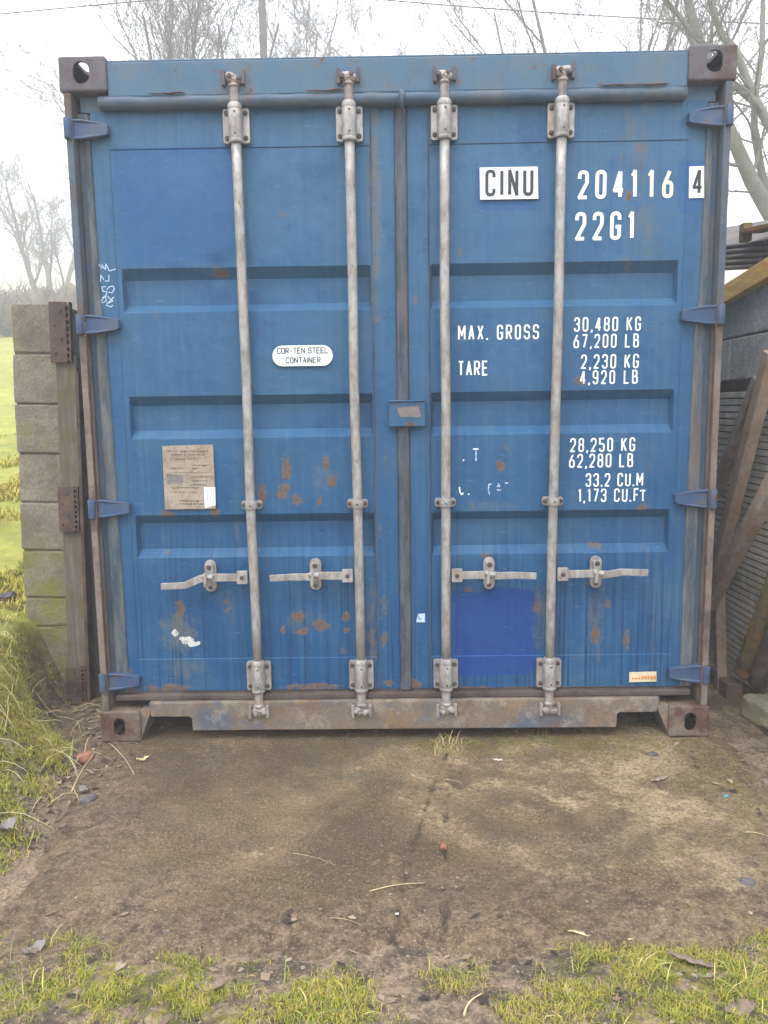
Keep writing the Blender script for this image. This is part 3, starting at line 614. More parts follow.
# ---- lettering (condensed stroke letters)
def rp(pts, closed=False, default=0.):
    P = [(p[0], p[1], p[2] if len(p) > 2 else default) for p in pts]; out = []; n = len(P)
    for i, (x, y, r) in enumerate(P):
        if r <= 0 or (not closed and i in (0, n-1)): out.append(Vector((x, y))); continue
        p = Vector((x, y)); a = Vector(P[i-1][:2])-p; b = Vector(P[(i+1) % n][:2])-p
        la, lb = a.length, b.length; a.normalize(); b.normalize(); ang = a.angle(b)
        t = min(r/math.tan(ang/2), la*.5 if (closed or i > 1) else la, lb*.5 if (closed or i < n-2) else lb)
        p0, p1 = p+a*t, p+b*t
        for k in range(7):
            s_ = k/6; out.append((1-s_)**2*p0*1+2*(1-s_)*s_*p*.95+s_**2*p1+2*(1-s_)*s_*((p0+p1)/2)*.05)
    return out
def glyph(ch, W, H):
    r = W*.52
    g = {
     '0': [([(0, 0, r), (W, 0, r), (W, H, r), (0, H, r)], 1)], 'O': [([(0, 0, r), (W, 0, r), (W, H, r), (0, H, r)], 1)],
     '1': [([(0, .82*H), (.10*H, H), (.10*H+.001, 0)], 0)], '2': [([(0, .74*H), (0, H, r), (W, H, r), (W, .58*H, r), (0, 0), (W, 0)], 0)],
     '3': [([(0, .77*H), (0, H, r), (W, H, r), (W, .53*H, r*.8), (.35*W, .53*H)], 0), ([(.35*W, .53*H), (W, .53*H, r*.8), (W, 0, r), (0, 0, r), (0, .23*H)], 0)],
     '4': [([(.74*W, 0), (.74*W, H)], 0), ([(.70*W, H), (0, .25*H), (1.1*W, .25*H)], 0)], '5': [([(W, H), (0, H), (0, .58*H), (W, .58*H, r), (W, 0, r), (0, 0, r), (0, .2*H)], 0)],
     '6': [([(0, 0, r), (W, 0, r), (W, .56*H, r), (0, .56*H, r)], 1), ([(0, .3*H), (0, .45*H, r*.5), (.72*W, H)], 0)], '7': [([(0, H), (W, H), (.35*W, 0)], 0)],
     '8': [([(.04*W, .52*H, r), (.96*W, .52*H, r), (.96*W, H, r), (.04*W, H, r)], 1), ([(0, 0, r), (W, 0, r), (W, .53*H, r), (0, .53*H, r)], 1)],
     '9': [([(0, .44*H, r), (W, .44*H, r), (W, H, r), (0, H, r)], 1), ([(W, .7*H), (W, 0, r), (0, 0, r), (0, .2*H)], 0)],
     'C': [([(W, .74*H), (W, H, r), (0, H, r), (0, 0, r), (W, 0, r), (W, .26*H)], 0)], 'I': [([(0, 0), (0, H)], 0)], 'N': [([(0, 0), (0, H), (W, 0), (W, H)], 0)],
     'U': [([(0, H), (0, 0, r), (W, 0, r), (W, H)], 0)], 'G': [([(W, .74*H), (W, H, r), (0, H, r), (0, 0, r), (W, 0, r), (W, .46*H), (.5*W, .46*H)], 0)],
     'M': [([(0, 0), (0, H), (.65*W, .30*H), (1.3*W, H), (1.3*W, 0)], 0)], 'A': [([(0, 0), (.5*W, H), (W, 0)], 0), ([(.18*W, .3*H), (.82*W, .3*H)], 0)],
     'X': [([(0, 0), (W, H)], 0), ([(0, H), (W, 0)], 0)], 'R': [([(0, 0), (0, H), (W, H, r*.9), (W, .48*H, r*.9), (0, .48*H)], 0), ([(.45*W, .48*H), (W, 0)], 0)],
     'P': [([(0, 0), (0, H), (W, H, r*.9), (W, .45*H, r*.9), (0, .45*H)], 0)],
     'S': [([(W, .76*H), (W, H, r), (0, H, r), (0, .52*H, r*.8), (W, .50*H, r*.8), (W, 0, r), (0, 0, r), (0, .24*H)], 0)], 'T': [([(0, H), (W, H)], 0), ([(.5*W, H), (.5*W, 0)], 0)],
     'E': [([(W, H), (0, H), (0, 0), (W, 0)], 0), ([(0, .52*H), (.85*W, .52*H)], 0)], 'K': [([(0, 0), (0, H)], 0), ([(W, H), (0.05*W, .42*H)], 0), ([(.3*W, .58*H), (W, 0)], 0)],
     'L': [([(0, H), (0, 0), (W, 0)], 0)], 'B': [([(0, 0), (0, H), (.9*W, H, r*.8), (.9*W, .53*H, r*.8), (0, .53*H)], 0), ([(0, .53*H), (W, .53*H, r*.8), (W, 0, r*.8), (0, 0)], 0)],
     'F': [([(W, H), (0, H), (0, 0)], 0), ([(0, .52*H), (.85*W, .52*H)], 0)], '-': [([(0, .45*H), (.8*W, .45*H)], 0)], '.': [([(0, -.06*H), (0, .08*H)], 0)], ',': [([(.02*H, .07*H), (-.03*H, -.15*H)], 0)],
    }
    return g[ch]
def ribbon(mb, pts, t, closed, y, ox, oz):
    if not closed:
        P = [p for i, p in enumerate(pts) if i == 0 or (p-pts[i-1]).length > 1e-6]
        for i in range(1, len(P)-1):
            a = (P[i]-P[i-1]).normalized(); b = (P[i+1]-P[i]).normalized()
            if a.dot(b) < -.05:
                ribbon(mb, P[:i]+[P[i]+a*t*.30], t, False, y, ox, oz); ribbon(mb, [P[i]-b*t*.30]+P[i+1:], t, False, y-.00007, ox, oz); return
    n = len(pts); vs = []
    P = [p for i, p in enumerate(pts) if i == 0 or (p-pts[i-1]).length > 1e-6]; n = len(P)
    for i, p in enumerate(P):
        a = P[i-1] if (i > 0 or closed) else None; b = P[(i+1) % n] if (i < n-1 or closed) else None
        da = (p-a).normalized() if a is not None else None; db = (b-p).normalized() if b is not None else None
        if da is None: da = db
        if db is None: db = da
        nn = Vector((-(da.y+db.y), da.x+db.x)); l_ = nn.length
        if l_ < .3: nn = Vector((-da.y, da.x)); sc = 1
        else: nn.normalize(); sc = min(1/max(.35, nn.dot(Vector((-da.y, da.x)))), 2.2)
        for s_ in (1, -1): q = p+nn*(s_*t/2*sc); vs.append((ox+q.x, y, oz+q.y))
    fs = [(2*i, 2*i+1, 2*i+3, 2*i+2) for i in range(n-1)]
    if closed: fs.append((2*n-2, 2*n-1, 1, 0))
    mb.add(vs, fs)
def adv(ch, W): return {'1': .42*W, 'I': 0., '.': 0, ',': 0, ' ': .75*W, '-': .8*W, 'M': 1.3*W}.get(ch, W)
def lettering(txt, x0, x1, z0, H, mat, parent, thick=.13, wr=.40, y=YF+.0025-.006, name='lettering', each=None):
    t = H*thick; W = H*wr-t; Hh = H-t; ws = [adv(c, W)+(t if c != ' ' else 0) for c in txt]
    gap = ((x1-x0)-sum(ws))/max(1, len(txt)-1); x = x0; mb = MB(); k = 0
    for c, wd in zip(txt, ws):
        if c != ' ':
            for pts, cl in glyph(c, W, Hh): ribbon(mb, rp(pts, cl), t, cl, y-.00025*k, x+t/2, z0+t/2); k = (k+1) % 4
        x += wd+gap
    o = mb.build(name, mat, parent); return o
def pxz(px, py): q = at(px, py, Y=YF); return q.x, q.z
YL = YF-.004
def letpx(txt, pa, pb, hpx, mat, parent=doorR, **kw):
    """pa: pixel of the lower-left corner, pb: pixel of the lower-right corner"""
    (x0, z0), (x1, z1) = pxz(*pa), pxz(*pb); H = pxz(pa[0], pa[1]-hpx)[1]-z0
    o = lettering(txt, x0, x1, (z0+z1)/2, H, mat, parent, y=YL, **kw); return o
letpx('2041', (577.5, 199), (637, 198.5), 29, MAT['white'], thick=.13)
letpx('16', (647, 198.5), (673, 198), 29, MAT['cream'], thick=.13)
letpx('22G1', (575, 240.5), (634, 239.5), 28.5, MAT['white'], thick=.13)
letpx('MAX. GROSS', (458, 340.5), (539, 339), 15, MAT['white'], thick=.115, wr=.42)
letpx('TARE', (458, 376), (488, 375.5), 15, MAT['white'], thick=.115, wr=.41)
letpx('30,480 KG', (574, 332), (641, 330.5), 14.5, MAT['white'], thick=.115, wr=.41)
letpx('67,200 LB', (573.5, 348.5), (639, 347), 14, MAT['white'], thick=.115, wr=.41)
letpx('2,230 KG', (581, 369), (639, 368), 14.5, MAT['white'], thick=.115, wr=.41)
letpx('4,920 LB', (580, 384.5), (638, 383.5), 14, MAT['white'], thick=.115, wr=.41)
letpx('28,250 KG', (570, 452.5), (635, 451), 14, MAT['white'], thick=.115, wr=.41)
letpx('62,280 LB', (569, 468), (633, 467), 14, MAT['white'], thick=.115, wr=.41)
letpx('33.2 CU.M', (585.5, 487), (643, 486), 13.5, MAT['white'], thick=.115, wr=.41)
letpx('1,173 CU.F', (578, 502.5), (639, 501.5), 13.5, MAT['white'], thick=.115, wr=.41)
def stroke_marks(name, lines, t, mat, parent, curve=False):
    mb = MB()
    for ln in lines:
        P = [Vector(pxz(*p)) for p in ln]; ribbon(mb, P, t, False, YL, 0, 0)
    return mb.build(name, mat, parent)
stroke_marks('worn_lettering', [[(640, 491), (644, 490)], [(643, 501), (643, 492), (645.5, 490)], [(463.5, 461), (463.5, 459.5)], [(473, 449), (478.5, 449)], [(459.5, 487), (460, 492), (461.5, 494.5), (463.5, 493)], [(468.7, 495), (468.7, 493.6)]], .0052, MAT['white'], doorR)
stroke_marks('worn_lettering', [[(476, 450), (476, 461)], [(491.5, 484), (489, 484.5), (488.4, 490), (489.5, 494.5)], [(497.5, 487), (498.5, 483.5), (499.8, 487)], [(505, 483), (508, 483)], [(497, 490), (501, 490)]], .0045, MAT['ghost'], doorR)
stroke_marks('marker_writing', [[(98, 271), (98.5, 264), (102, 268), (103.5, 268)], [(101.5, 264.5), (105.5, 269.5), (106, 264), (109.5, 271), (116, 269)], [(100.5, 282), (101, 275), (104, 280)], [(105, 281), (109, 281), (109, 275)],
    [(106, 286.5), (102, 287), (103, 291), (107, 292), (106, 296), (102, 298)], [(107, 290), (109, 287), (113, 286), (114.5, 289), (112, 293), (108.5, 292)], [(101, 302), (105, 296), (106.5, 301), (102, 303)], [(107, 296), (113, 301), (107, 304), (114, 297)], [(106, 305), (111, 307), (113, 305)]], .0035, MAT['graf'], doorL)
# label plates
def card(name, corners, mat, parent, y, bevel=0, th=.0012):
    P = [pxz(*c) for c in corners]; mb = MB(); mb.prism_y(P[::-1], y-th, y+.003); return mb.build(name, mat, parent, bevel)
o = card('letter_panel', [(479.5, 168), (537.5, 167), (538, 199), (480, 200)], MAT['sheet'], doorR, YL-.0003)
b = letpx('CINU', (485, 197), (533, 196.3), 27, MAT['black'], parent=doorR, thick=.125, wr=.40); b.location.y = -.0025
card('digit_panel', [(689, 167), (703.5, 166.5), (703.5, 198), (688.5, 198.5)], MAT['sheet'], doorR, YL-.0003)
b = letpx('4', (691.5, 195), (701.5, 195), 26, MAT['black'], parent=doorR, thick=.12, wr=.40); b.location.y = -.0025
(x0, z0), (x1, z1) = pxz(273, 366.5), pxz(332.5, 345)
mb = MB(); mb.prism_y(rrect((x0+x1)/2, (z0+z1)/2, (x1-x0)/2, (z1-z0)/2, (z1-z0)*.5*.98, 8), YL-.002, YL+.001); mb.build('oval_sticker', MAT['sheet'], doorL)
for txt, a, b_, h in (('COR-TEN STEEL', (277.5, 354), (328.5, 353.5), 6.2), ('CONTAINER', (286, 363.5), (321, 363), 6.2)):
    o = letpx(txt, a, b_, h, MAT['black'], parent=doorL, thick=.13, wr=.60); o.location.y = -.0035
# data plate
pl = card('data_plate', [(162.5, 446), (213.5, 444.5), (216, 508.5), (165.5, 509.5)], MAT['plate'], doorL, YF-.004, .001, .003)
mb = MB(); YP = YF-.0080
for row, (py, segs) in enumerate([(450.5, [(168, 172), (174, 179), (181, 188), (190, 209)]), (454, [(172, 179), (180, 186), (188, 196), (198, 205)]), (458, [(176, 186), (188, 201)]), (464.5, [(193, 208)]), (467.5, [(170, 184), (193, 200)]),
                                  (472.5, [(166, 214)]), (476, [(192, 210)]), (480, [(192, 208)]), (484, [(190, 207)]), (487, [(172, 200)]), (491.5, [(175, 186), (190, 198)]), (500, [(180, 202)]), (503, [(180, 204)])]):
    for a, b_ in segs:
        x = a
        while x < b_:
            l_ = random.uniform(1., 2.6); (xa, za), (xb, zb_) = pxz(x, py), pxz(min(x+l_, b_), py+random.choice((.8, 1.1, 1.5)))
            if py == 472.5: xb = pxz(b_, py)[0]; zb_ = za-.0012
            mb.add([(xa, YP, za), (xa, YP, zb_), (xb, YP, zb_), (xb, YP, za)], [(0, 1, 2, 3)]); x += l_+random.uniform(.5, 1.1)
            if py == 472.5: break
mb.build('plate_engraving', MAT['platetxt'], doorL)
mb = MB()
for (px, py) in ((187, 446.5), (212, 446), (165, 479), (212.5, 477), (167, 507), (190, 508)): x, z = pxz(px, py); mb.disc_bolt(x, YF-.006, z, .0035, .003, 8)
mb.build('plate_rivet', MAT['plate'], doorL)
card('plate_worn_area', [(166.5, 473.5), (184, 475), (183, 483), (168, 483.5)], MAT['leafg'], doorL, YF-.0072, 0, .0006)
card('barcode_sticker', [(204.3, 487), (215.5, 487), (216, 505), (205.5, 508)], MAT['sheet'], doorL, YF-.0078, 0, .0006)
mb = MB()
for i, xx in enumerate((206.5, 208, 209.2, 211, 212.3, 214)):
    (xa, za), (xb, zb_) = pxz(xx, 488.5), pxz(xx+(.5, .35, .7)[i % 3], 505); mb.add([(xa, YF-.0090, za), (xa, YF-.0090, zb_), (xb, YF-.0090, zb_), (xb, YF-.0090, za)], [(0, 1, 2, 3)])
mb.build('barcode', MAT['bolt'], doorL)
card('owner_label', [(629, 672), (656, 671.3), (656, 681), (629, 681.8)], MAT['yellowed'], doorR, YL-.0005)
mb = MB()
for i, xx in enumerate((631.5, 634.5, 637.5, 641, 644, 647, 650, 653)):
    (xa, za), (xb, zb_) = pxz(xx, 675.2), pxz(xx+2., 678.6)
    if i < 3: za = zb_+(za-zb_)*.5
    mb.add([(xa, YF-.0075, za), (xa, YF-.0075, zb_), (xb, YF-.0075, zb_), (xb, YF-.0075, za)], [(0, 1, 2, 3)])
mb.build('label_print', MAT['orange'], doorR)
card('small_white_sticker', [(418, 614), (425, 613.5), (425, 622), (416, 622)], MAT['ghost'], doorR, YF-.002)

def fit_to_skin(o, x0):
    for v in o.data.vertices:
        X, Zz = np.array([v.co.x]), np.array([v.co.z]); yy = YF+.0035+float((.0035*fbm(X, Zz, 1.9, 3, x0*3)+.0022*fbm(X, Zz, 6, 3, x0))[0])
        for px, py, r_, d in KNOCKS: cx, cz = w2(px, py); yy += d*math.exp(-((v.co.x-cx)**2+(v.co.z-cz)**2)/r_**2)
        v.co.y = yy-.0016+(v.co.y-YL)
for o in list(S.objects):
    if o.name.split('.')[0] in ('lettering', 'worn_lettering', 'marker_writing') and o.location.y == 0:
        fit_to_skin(o, .036 if o.parent == doorR else -1.131)
        if o.name.startswith('marker'):
            for v in o.data.vertices: v.co.y -= .0035
# ---- hinges
def hinge(sx, z, tall, parent):
    m = MB(); k = .5*tall
    P = [(1.208, z+k*1.05), (1.150, z+k*.98), (1.065, z+k*.62), (1.058, z+k*.45), (1.058, z-k*.45), (1.066, z-k*.60), (1.150, z-k*.98), (1.208, z-k*1.05)]
    P = [(sx*a, b) for a, b in P]; P = P if sx > 0 else P[::-1]
    m.prism_y(P, .015, .046)
    for q in (1, -1):   # raised ribs along both edges
        m.tube([(sx*1.206, .012, z+q*k*.97), (sx*1.150, .014, z+q*k*.90), (sx*1.075, .020, z+q*k*.56), (sx*1.064, .030, z+q*k*.5)], [.0055, .0055, .0045, .003], 8)
    m.tube([(sx*1.198, .004, z-k*1.1), (sx*1.198, .004, z+k*1.1)], .0145, 12)
    m.mat(1); m.tube([(sx*1.198, .004, z-k*1.18), (sx*1.198, .004, z-k*1.10)], .010, 8); m.tube([(sx*1.198, .004, z+k*1.10), (sx*1.198, .004, z+k*1.18)], .010, 8)
    return m.build('hinge', [MAT['hinge'], MAT['bolt']], parent, .002)
for sx, zs, par in ((-1, (2.345, 1.648, .948, .250), doorL), (1, (2.352, 1.650, .958, .258), doorR)):
    for z in zs: hinge(sx, z, .066, par)

# ---- locking bars with brackets, guides, cams and handles
RY = .012
def plate_hw(xc, z0, z1, parent, name='rod_bracket'):
    m = MB(); zc = (z0+z1)/2; hh = (z1-z0)/2
    for s_ in (-1, 1): m.prism_y(rrect(xc+s_*.033, zc, .0155, hh, .009, 4), .026, .044)
    m.tube([(xc, RY, z0-.004), (xc, RY, z0+.004), (xc, RY, z0+.010)], [.025, .0275, .026], 16); m.tube([(xc, RY, z0+.010), (xc, RY, z1-.010)], [.0265, .026], 16)
    m.tube([(xc, RY, z1-.010), (xc, RY, z1+.004), (xc, RY, z1+.012)], [.027, .026, .022], 16)
    m.mat(1)
    for s_ in (-1, 1):
        for q in (-1, 1): m.disc_bolt(xc+s_*.035, .026, zc+q*(hh-.018), .0085, .007)
    for q in (-.6, .62): m.disc_bolt(xc+.002, RY-.0255, zc+q*hh, .004, .002)
    return m.build(name, [MAT['galv'], MAT['bolt']], parent, .002)
def cam(xc, top, flip, parent):
    m = MB(); s_ = 1 if top else -1; z0 = 2.418+.004 if top else .205
    m.tube([(xc, RY, z0), (xc, RY, z0+s_*.052), (xc, RY, z0+s_*.058), (xc, RY, z0+s_*.066)], [.0185, .0175, .023, .021], 14)
    zc = z0+s_*.082
    m.tube([(xc, RY+.002, zc-s_*.018), (xc, RY+.002, zc+s_*.014)], [.020, .019], 12)
    # lobes of the cam
    for a, l_, wz in ((flip*20, .036, .013), (180-flip*15, .031, .011), (flip*150, .030, .009)):
        c_, sn = math.cos(rad(a)), math.sin(rad(a)); zz = zc+s_*random.uniform(-.006, .010)
        m.tube([(xc, RY, zz), (xc+c_*l_*.6, RY-.006, zz+sn*.005), (xc+c_*l_, RY-.004, zz+s_*.008*sn)], [.018, .016, wz*.9], 8)
    # keeper welded on the rail
    m.mat(1)
    m.box(xc-.041, xc-.029, -.010, .012, zc-.026, zc+.026); m.box(xc+.029, xc+.041, -.010, .012, zc-.022, zc+.028)
    m.disc_bolt(xc-.012*flip, -.010, zc+.006*s_, .009, .008); m.disc_bolt(xc+.022*flip, -.006, zc, .010, .010)
    return m.build('cam_end', [MAT['cam'], MAT['casting' if top else 'cam']], parent, .003)
def guide(xc, z, parent):
    m = MB(); m.prism_y(rrect(xc, z, .040, .0165, .010, 4), .024, .044)
    m.tube([(xc, RY, z-.015), (xc, RY, z+.015)], .0245, 14)
    m.mat(1)
    for s_ in (-1, 1): m.disc_bolt(xc+s_*.031, .024, z, .008, .006)
    m.disc_bolt(xc, RY-.024, z, .004, .002)
    return m.build('rod_guide', [MAT['galv'], MAT['bolt']], parent, .002)
def handle(xc, d, z, hubx, endx, endz, parent):
    m = MB(); a = xc+d*.024; b = xc+d*.066
    m.prism_y(rrect((a+b)/2, z, abs(b-a)/2, .0255, .004, 3), -.004, .016)
    pts = [(b, .004, z), (hubx-d*.02, -.006, z+.003), (hubx+d*.03, -.012, z), (hubx+d*.09, -.014, endz+.004), (endx, -.014, endz)]
    for i, (p, q) in enumerate(zip(pts[:-1], pts[1:])):
        v = Vector(q)-Vector(p); m.beam(Vector(p)-v*.03, Vector(q)+v*.03, .0085, (.031, .030, .028, .026)[i], (0, 0, 1))
    m.mat(1); m.disc_bolt((a+b)/2, -.004, z, .009, .005, 8)
    h = m.build('handle', [MAT['galv'], MAT['bolt']], parent, .003)
    m = MB(); m.prism_y(rrect(hubx, z+.002, .0225, .063, .022, 6), .026, .044)
    m.prism_y(rrect(hubx, z+.026, .016, .024, .006, 3), .010, .026)
    m.tube([(hubx-.02, -.012, z+.012), (hubx+.018, -.016, z+.004)], [.012, .011], 8)
    m.beam((hubx-.012, -.020, z-.03), (hubx-.006, -.022, z+.022), .010, .012, (0, 1, 0))
    m.mat(1); m.disc_bolt(hubx, .010, z+.040, .0105, .006); m.disc_bolt(hubx, .026, z-.044, .009, .005)
    m.build('handle_catch', [MAT['galv'], MAT['bolt']], parent, .002)
rods = [(-.588, -.578, doorL, -1, -.755, -.937, .643, .672), (-.174, -.167, doorL, -1, -.340, -.512, .671, .674), (.172, .171, doorR, 1, .342, .517, .668, .670), (.597, .582, doorR, 1, .761, .948, .676, .670)]
for i, (xt, xb_, par, d, hx, ex, ez, hz) in enumerate(rods):
    xc = (xt+xb_)/2
    m = MB(); m.tube([(xt+(xb_-xt)*(k/12)+(.0022*math.sin(k*.55+i*1.9)+.0009*math.sin(k*1.4+i*3.1))*math.sin(math.pi*k/12), RY, 2.30+(.30-2.30)*(k/12)) for k in range(13)], .0183, 18)
    m.build('locking_rod', MAT['galv'], par)
    plate_hw(xt, 2.290, 2.412, par); plate_hw(xb_, .205, .322, par)
    cam(xt, True, (1, -1, -1, 1)[i], par); cam(xb_, False, (1, -1, 1, -1)[i], par)
    guide(xt+(xb_-xt)*.68, .955, par); handle(xb_-(.0015 if i else .002), d, hz, hx, ex, ez, par)
# anti-tamper box across the door gap
m = MB(); m.prism_y(rrect(.026, 1.299, .069, .049, .006, 3), .018, .046); m.prism_y([(-.043, 1.343), (.094, 1.345), (.094, 1.350), (-.043, 1.349)], .010, .046)
m.build('lock_box', MAT['paint'], doorR, .003)
card('lock_box_scrape', [(397, 408), (418, 406), (421, 417), (400, 417)], MAT['leafg'], doorR, .0175, 0, .0006)

# ------------------------------------------------------------------ left: block pier and gate stile
TILT = Matrix.Translation((-1.61, .55, -.1)) @ Matrix.Rotation(rad(1.55), 4, 'Y') @ Matrix.Translation((1.61, -.55, .1))
pier = thing('block_pier', 'mossy concrete block gate pier beside the left edge of the container', 'pier', (0, 0, 0))
m = MB(); z = 1.800; i = 0
tb = MB()
while z > -.3:
    h_ = .214; jx = random.uniform(-.006, .006)
    if i == 6: h_ = .13
    m.box(-1.768+jx, -1.560+jx, .55+random.uniform(-.006, .006), .99, z-h_, z, TILT)
    tb.box(-1.760, -1.568, .558, .98, z-h_-.010, z-h_+.001, TILT); z -= h_+.009; i += 1
pb = m.build('block_course', MAT['block'], pier, .006, 2); tb.build('mortar', MAT['mortar'], pier)
sb = pb.modifiers.new('sub', 'SUBSURF'); sb.subdivision_type = 'SIMPLE'; sb.levels = 3; sb.render_levels = 3
tx = bpy.data.textures.new('rough_block', 'CLOUDS'); tx.noise_scale = .07
dm = pb.modifiers.new('rough', 'DISPLACE'); dm.texture = tx; dm.strength = .010; dm.mid_level = .5; dm.texture_coords = 'GLOBAL'
m = MB()
for k in range(26):
    z = random.uniform(.2, 1.74); l_ = random.uniform(.02, .09); P = []
    for j in range(7): P.append((random.uniform(-.009, .004) if j % 2 else random.uniform(-.004, .002), z+l_*j/6))
    poly = [(-1.562+p, q) for p, q in P]+[(-1.5565, z+l_), (-1.5565, z)]
    n0 = len(m.v); m.prism_y(poly, .541, .56)
    m.v[n0:] = [tuple(TILT @ Vector(v)) for v in m.v[n0:]]
m.build('flaking_paint', MAT['whitep'], pier)
gate = thing('gate_post', 'grey timber gate stile with rusty hinge plates fixed to the block pier', 'gate post')
m = MB(); m.box(-1.556, -1.462, .50, .60, -.12, 1.575, TILT); m.build('timber_stile', MAT['timber'], gate, .006)
for (za, zb_, xo) in ((1.54, 1.80, 0), (.79, .995, .006), (-.02, .16, .008)):
    m = MB(); m.box(-1.566+xo, -1.492+xo, .478, .5, za, zb_, TILT)
    n_ = 9
    for k in range(n_):
        zz = za+(zb_-za)*(k+.5)/n_; m.box(-1.494+xo, -1.476+xo, .480, .492, zz-.006, zz+.006, TILT)
    m.box(-1.481+xo, -1.474+xo, .479, .51, za, zb_, TILT)
    m.mat(1)
    for k in range(4): m.disc_bolt((TILT @ Vector((-1.53, .478, za+(zb_-za)*(.15+.23*k)))).x+(.014 if k % 2 else -.012), .478, za+(zb_-za)*(.15+.23*k), .007, .005)
    m.build('hinge_plate', [MAT['rust'], MAT['bolt']], gate, .002)
m = MB(); m.box(-1.460, -1.444, .47, .56, -.10, 1.50, TILT); m.build('steel_angle', MAT['rust'], gate, .002)
m = MB(); m.box(-1.442, -1.405, .52, .56, -.10, 1.46, TILT); m.build('backing_strip', MAT['gapdark'], gate, .002)  # dark strip filling the gap beside the steel angle

# ------------------------------------------------------------------ right: lean-to of blocks, slats and leaning timbers
shed = thing('block_shed', 'grey concrete block lean-to with yellow wall plate to the right of the container', 'shed', (0, 0, 0))
m = MB(); z = 1.428; r_ = 0
while z < 1.80:
    y = -.1-(.22 if r_ % 2 else 0)
    while y < 4.6:
        if not (r_ == 1 and y > 4.2): m.box(1.565+random.uniform(-.003, .003), 1.69, y, y+.434, z, z+.190)
        y += .444
    z += .198; r_ += 1
m.build('block_wall', MAT['block2'], shed, .006)
m = MB(); m.box(1.572, 1.684, -.1, 4.6, 1.43, 1.812); m.build('wall_mortar', MAT['mortar'], shed)
m = MB(); m.box(1.72, 1.82, -.2, 4.6, -.1, 1.52); m.build('shade_back_wall', MAT['gapdark'], shed)  # dark wall put in for the shade of the opening under the blocks
m = MB(); m.beam((1.565, -.6, 1.985), (1.565, 3.6, 1.515), .07, .085); m.build('wall_plate', MAT['yellow'], shed, .004)
zf = lambda y, dz: 1.82+.15*y+dz
for k in range(5):      # eave edge of stacked profiled sheets, rising away from the yard and sloping up over the lean-to
    x0_ = 1.60+.006*k; dz = .026*k
    vs = []; 
    for y in (-.7, 3.0):
        for (dx, dzz) in ((0, 0), (0, .016), (.30, .016+.13), (.30, .13)): vs.append((x0_+dx, y, zf(y, dz)+dzz))
    m = MB() if k == 0 else m
    m.add(vs, [(0, 1, 2, 3), (7, 6, 5, 4), (0, 4, 5, 1), (1, 5, 6, 2), (2, 6, 7, 3), (3, 7, 4, 0)])
    m.tube([(x0_, -.7, zf(-.7, dz+.008)), (x0_, 3.0, zf(3.0, dz+.008))], .0105, 8)
m.build('roof_sheet', MAT['roof'], shed)
m = MB(); m.beam((1.60, .70, zf(.7, .165)), (1.60, -.7, zf(-.7, .20)), .10, .02); m.box(1.56, 1.60, .68, .73, zf(.7, .12), zf(.7, .20)); m.build('ridge_piece', MAT['mossy'], shed, .003)
for yy in (-.7, 3.4): m = MB(); m.box(1.80, 1.86, yy, yy+.08, -.1, zf(yy, .105)); m.build('roof_post', MAT['beamd'], shed, .004)
# slatted panel leaning in front
sp = thing('slatted_panel', 'weathered grey ribbed boarding leaning under the block wall', 'panel')
m = MB(); z = .0; n_ = 44
for k in range(n_):
    t0 = k/n_; zc = .0+1.375*t0; xc = 1.61-.07*t0
    m.box(xc, xc+.018, -.35, 2.4, zc, zc+.0265)
m.mat(1); m.add([(1.624, -.35, 0), (1.624, 2.4, 0), (1.554, 2.4, 1.37), (1.554, -.35, 1.37)], [(0, 1, 2, 3)])
m.build('slat_board', [MAT['slat'], MAT['slatback']], sp, .003)
def lean(name, label, pa, pb, X, wd, mat, cat='timber', grp='timbers leaning beside the container', thk=.05):
    a = at(*pa, X=X[0]); b = at(*pb, X=X[1]); mid = (a+b)/2
    m = MB(); m.beam(a, b, thk, wd, (0, 1, 0)); o = m.build(name, mat, None, .005); return props(o, label, cat, grp)
lean('timber_beam', 'dark thin timber leaning behind the two paler beams right of the container', (715, 495), (760, 378), (1.46, 1.48), .045, MAT['beamd'])
lean('timber_beam', 'long grey brown beam leaning steeply with its orange end by the block wall', (708, 605), (772, 352), (1.44, 1.46), .062, MAT['beam'])
lean('timber_beam', 'lower brown beam crossing the ribbed boarding at the right edge', (708, 605), (790, 452), (1.41, 1.43), .066, MAT['beam'])
q = at(721, 690, Z=0); m = MB(); m.beam((q.x, q.y, .0), (q.x-.03, q.y+.02, .56), .045, .045, (0, 1, 0)); props(m.build('timber_post', MAT['beam'], None, .004), 'short upright brown post close to the right corner of the container', 'post')
m = MB(); m.box(q.x-.025, q.x+.05, q.y-.12, q.y-.03, -.01, .075); props(m.build('wood_block', MAT['purple'], None, .008), 'small mossy wood block at the foot of the upright post', 'block')
# mossy log and plank, rubble
lg = thing('mossy_log', 'decaying log with yellow moss and orange rot leaning at the right edge', 'log')
a = at(744, 672, X=1.53); b = at(790, 545, X=1.50); pts = []; rs = []
for k in range(16):
    t = k/15; p = a.lerp(b, t); pts.append((p.x+.008*math.sin(k*2.1), p.y+.006*math.sin(k*1.3), p.z)); rs.append(.045*(1+.12*math.sin(k*1.9)+random.uniform(-.05, .05)))
def rough(m, amp, sc):
    m.v = [tuple(Vector(v)+mn.noise_vector(Vector(v)*sc)*amp+mn.noise_vector(Vector(v)*sc*3)*amp*.5) for v in m.v]; return m
pts = [Vector(pts[0]).lerp(Vector(pts[-1]), k/50) for k in range(51)]; rs = [.042]*51
m = MB(); m.tube(pts, rs, 22); rough(m, .012, 34); m.build('bark', MAT['mossy'], lg)
a2 = at(757, 683, X=1.56); b2 = at(800, 570, X=1.53)
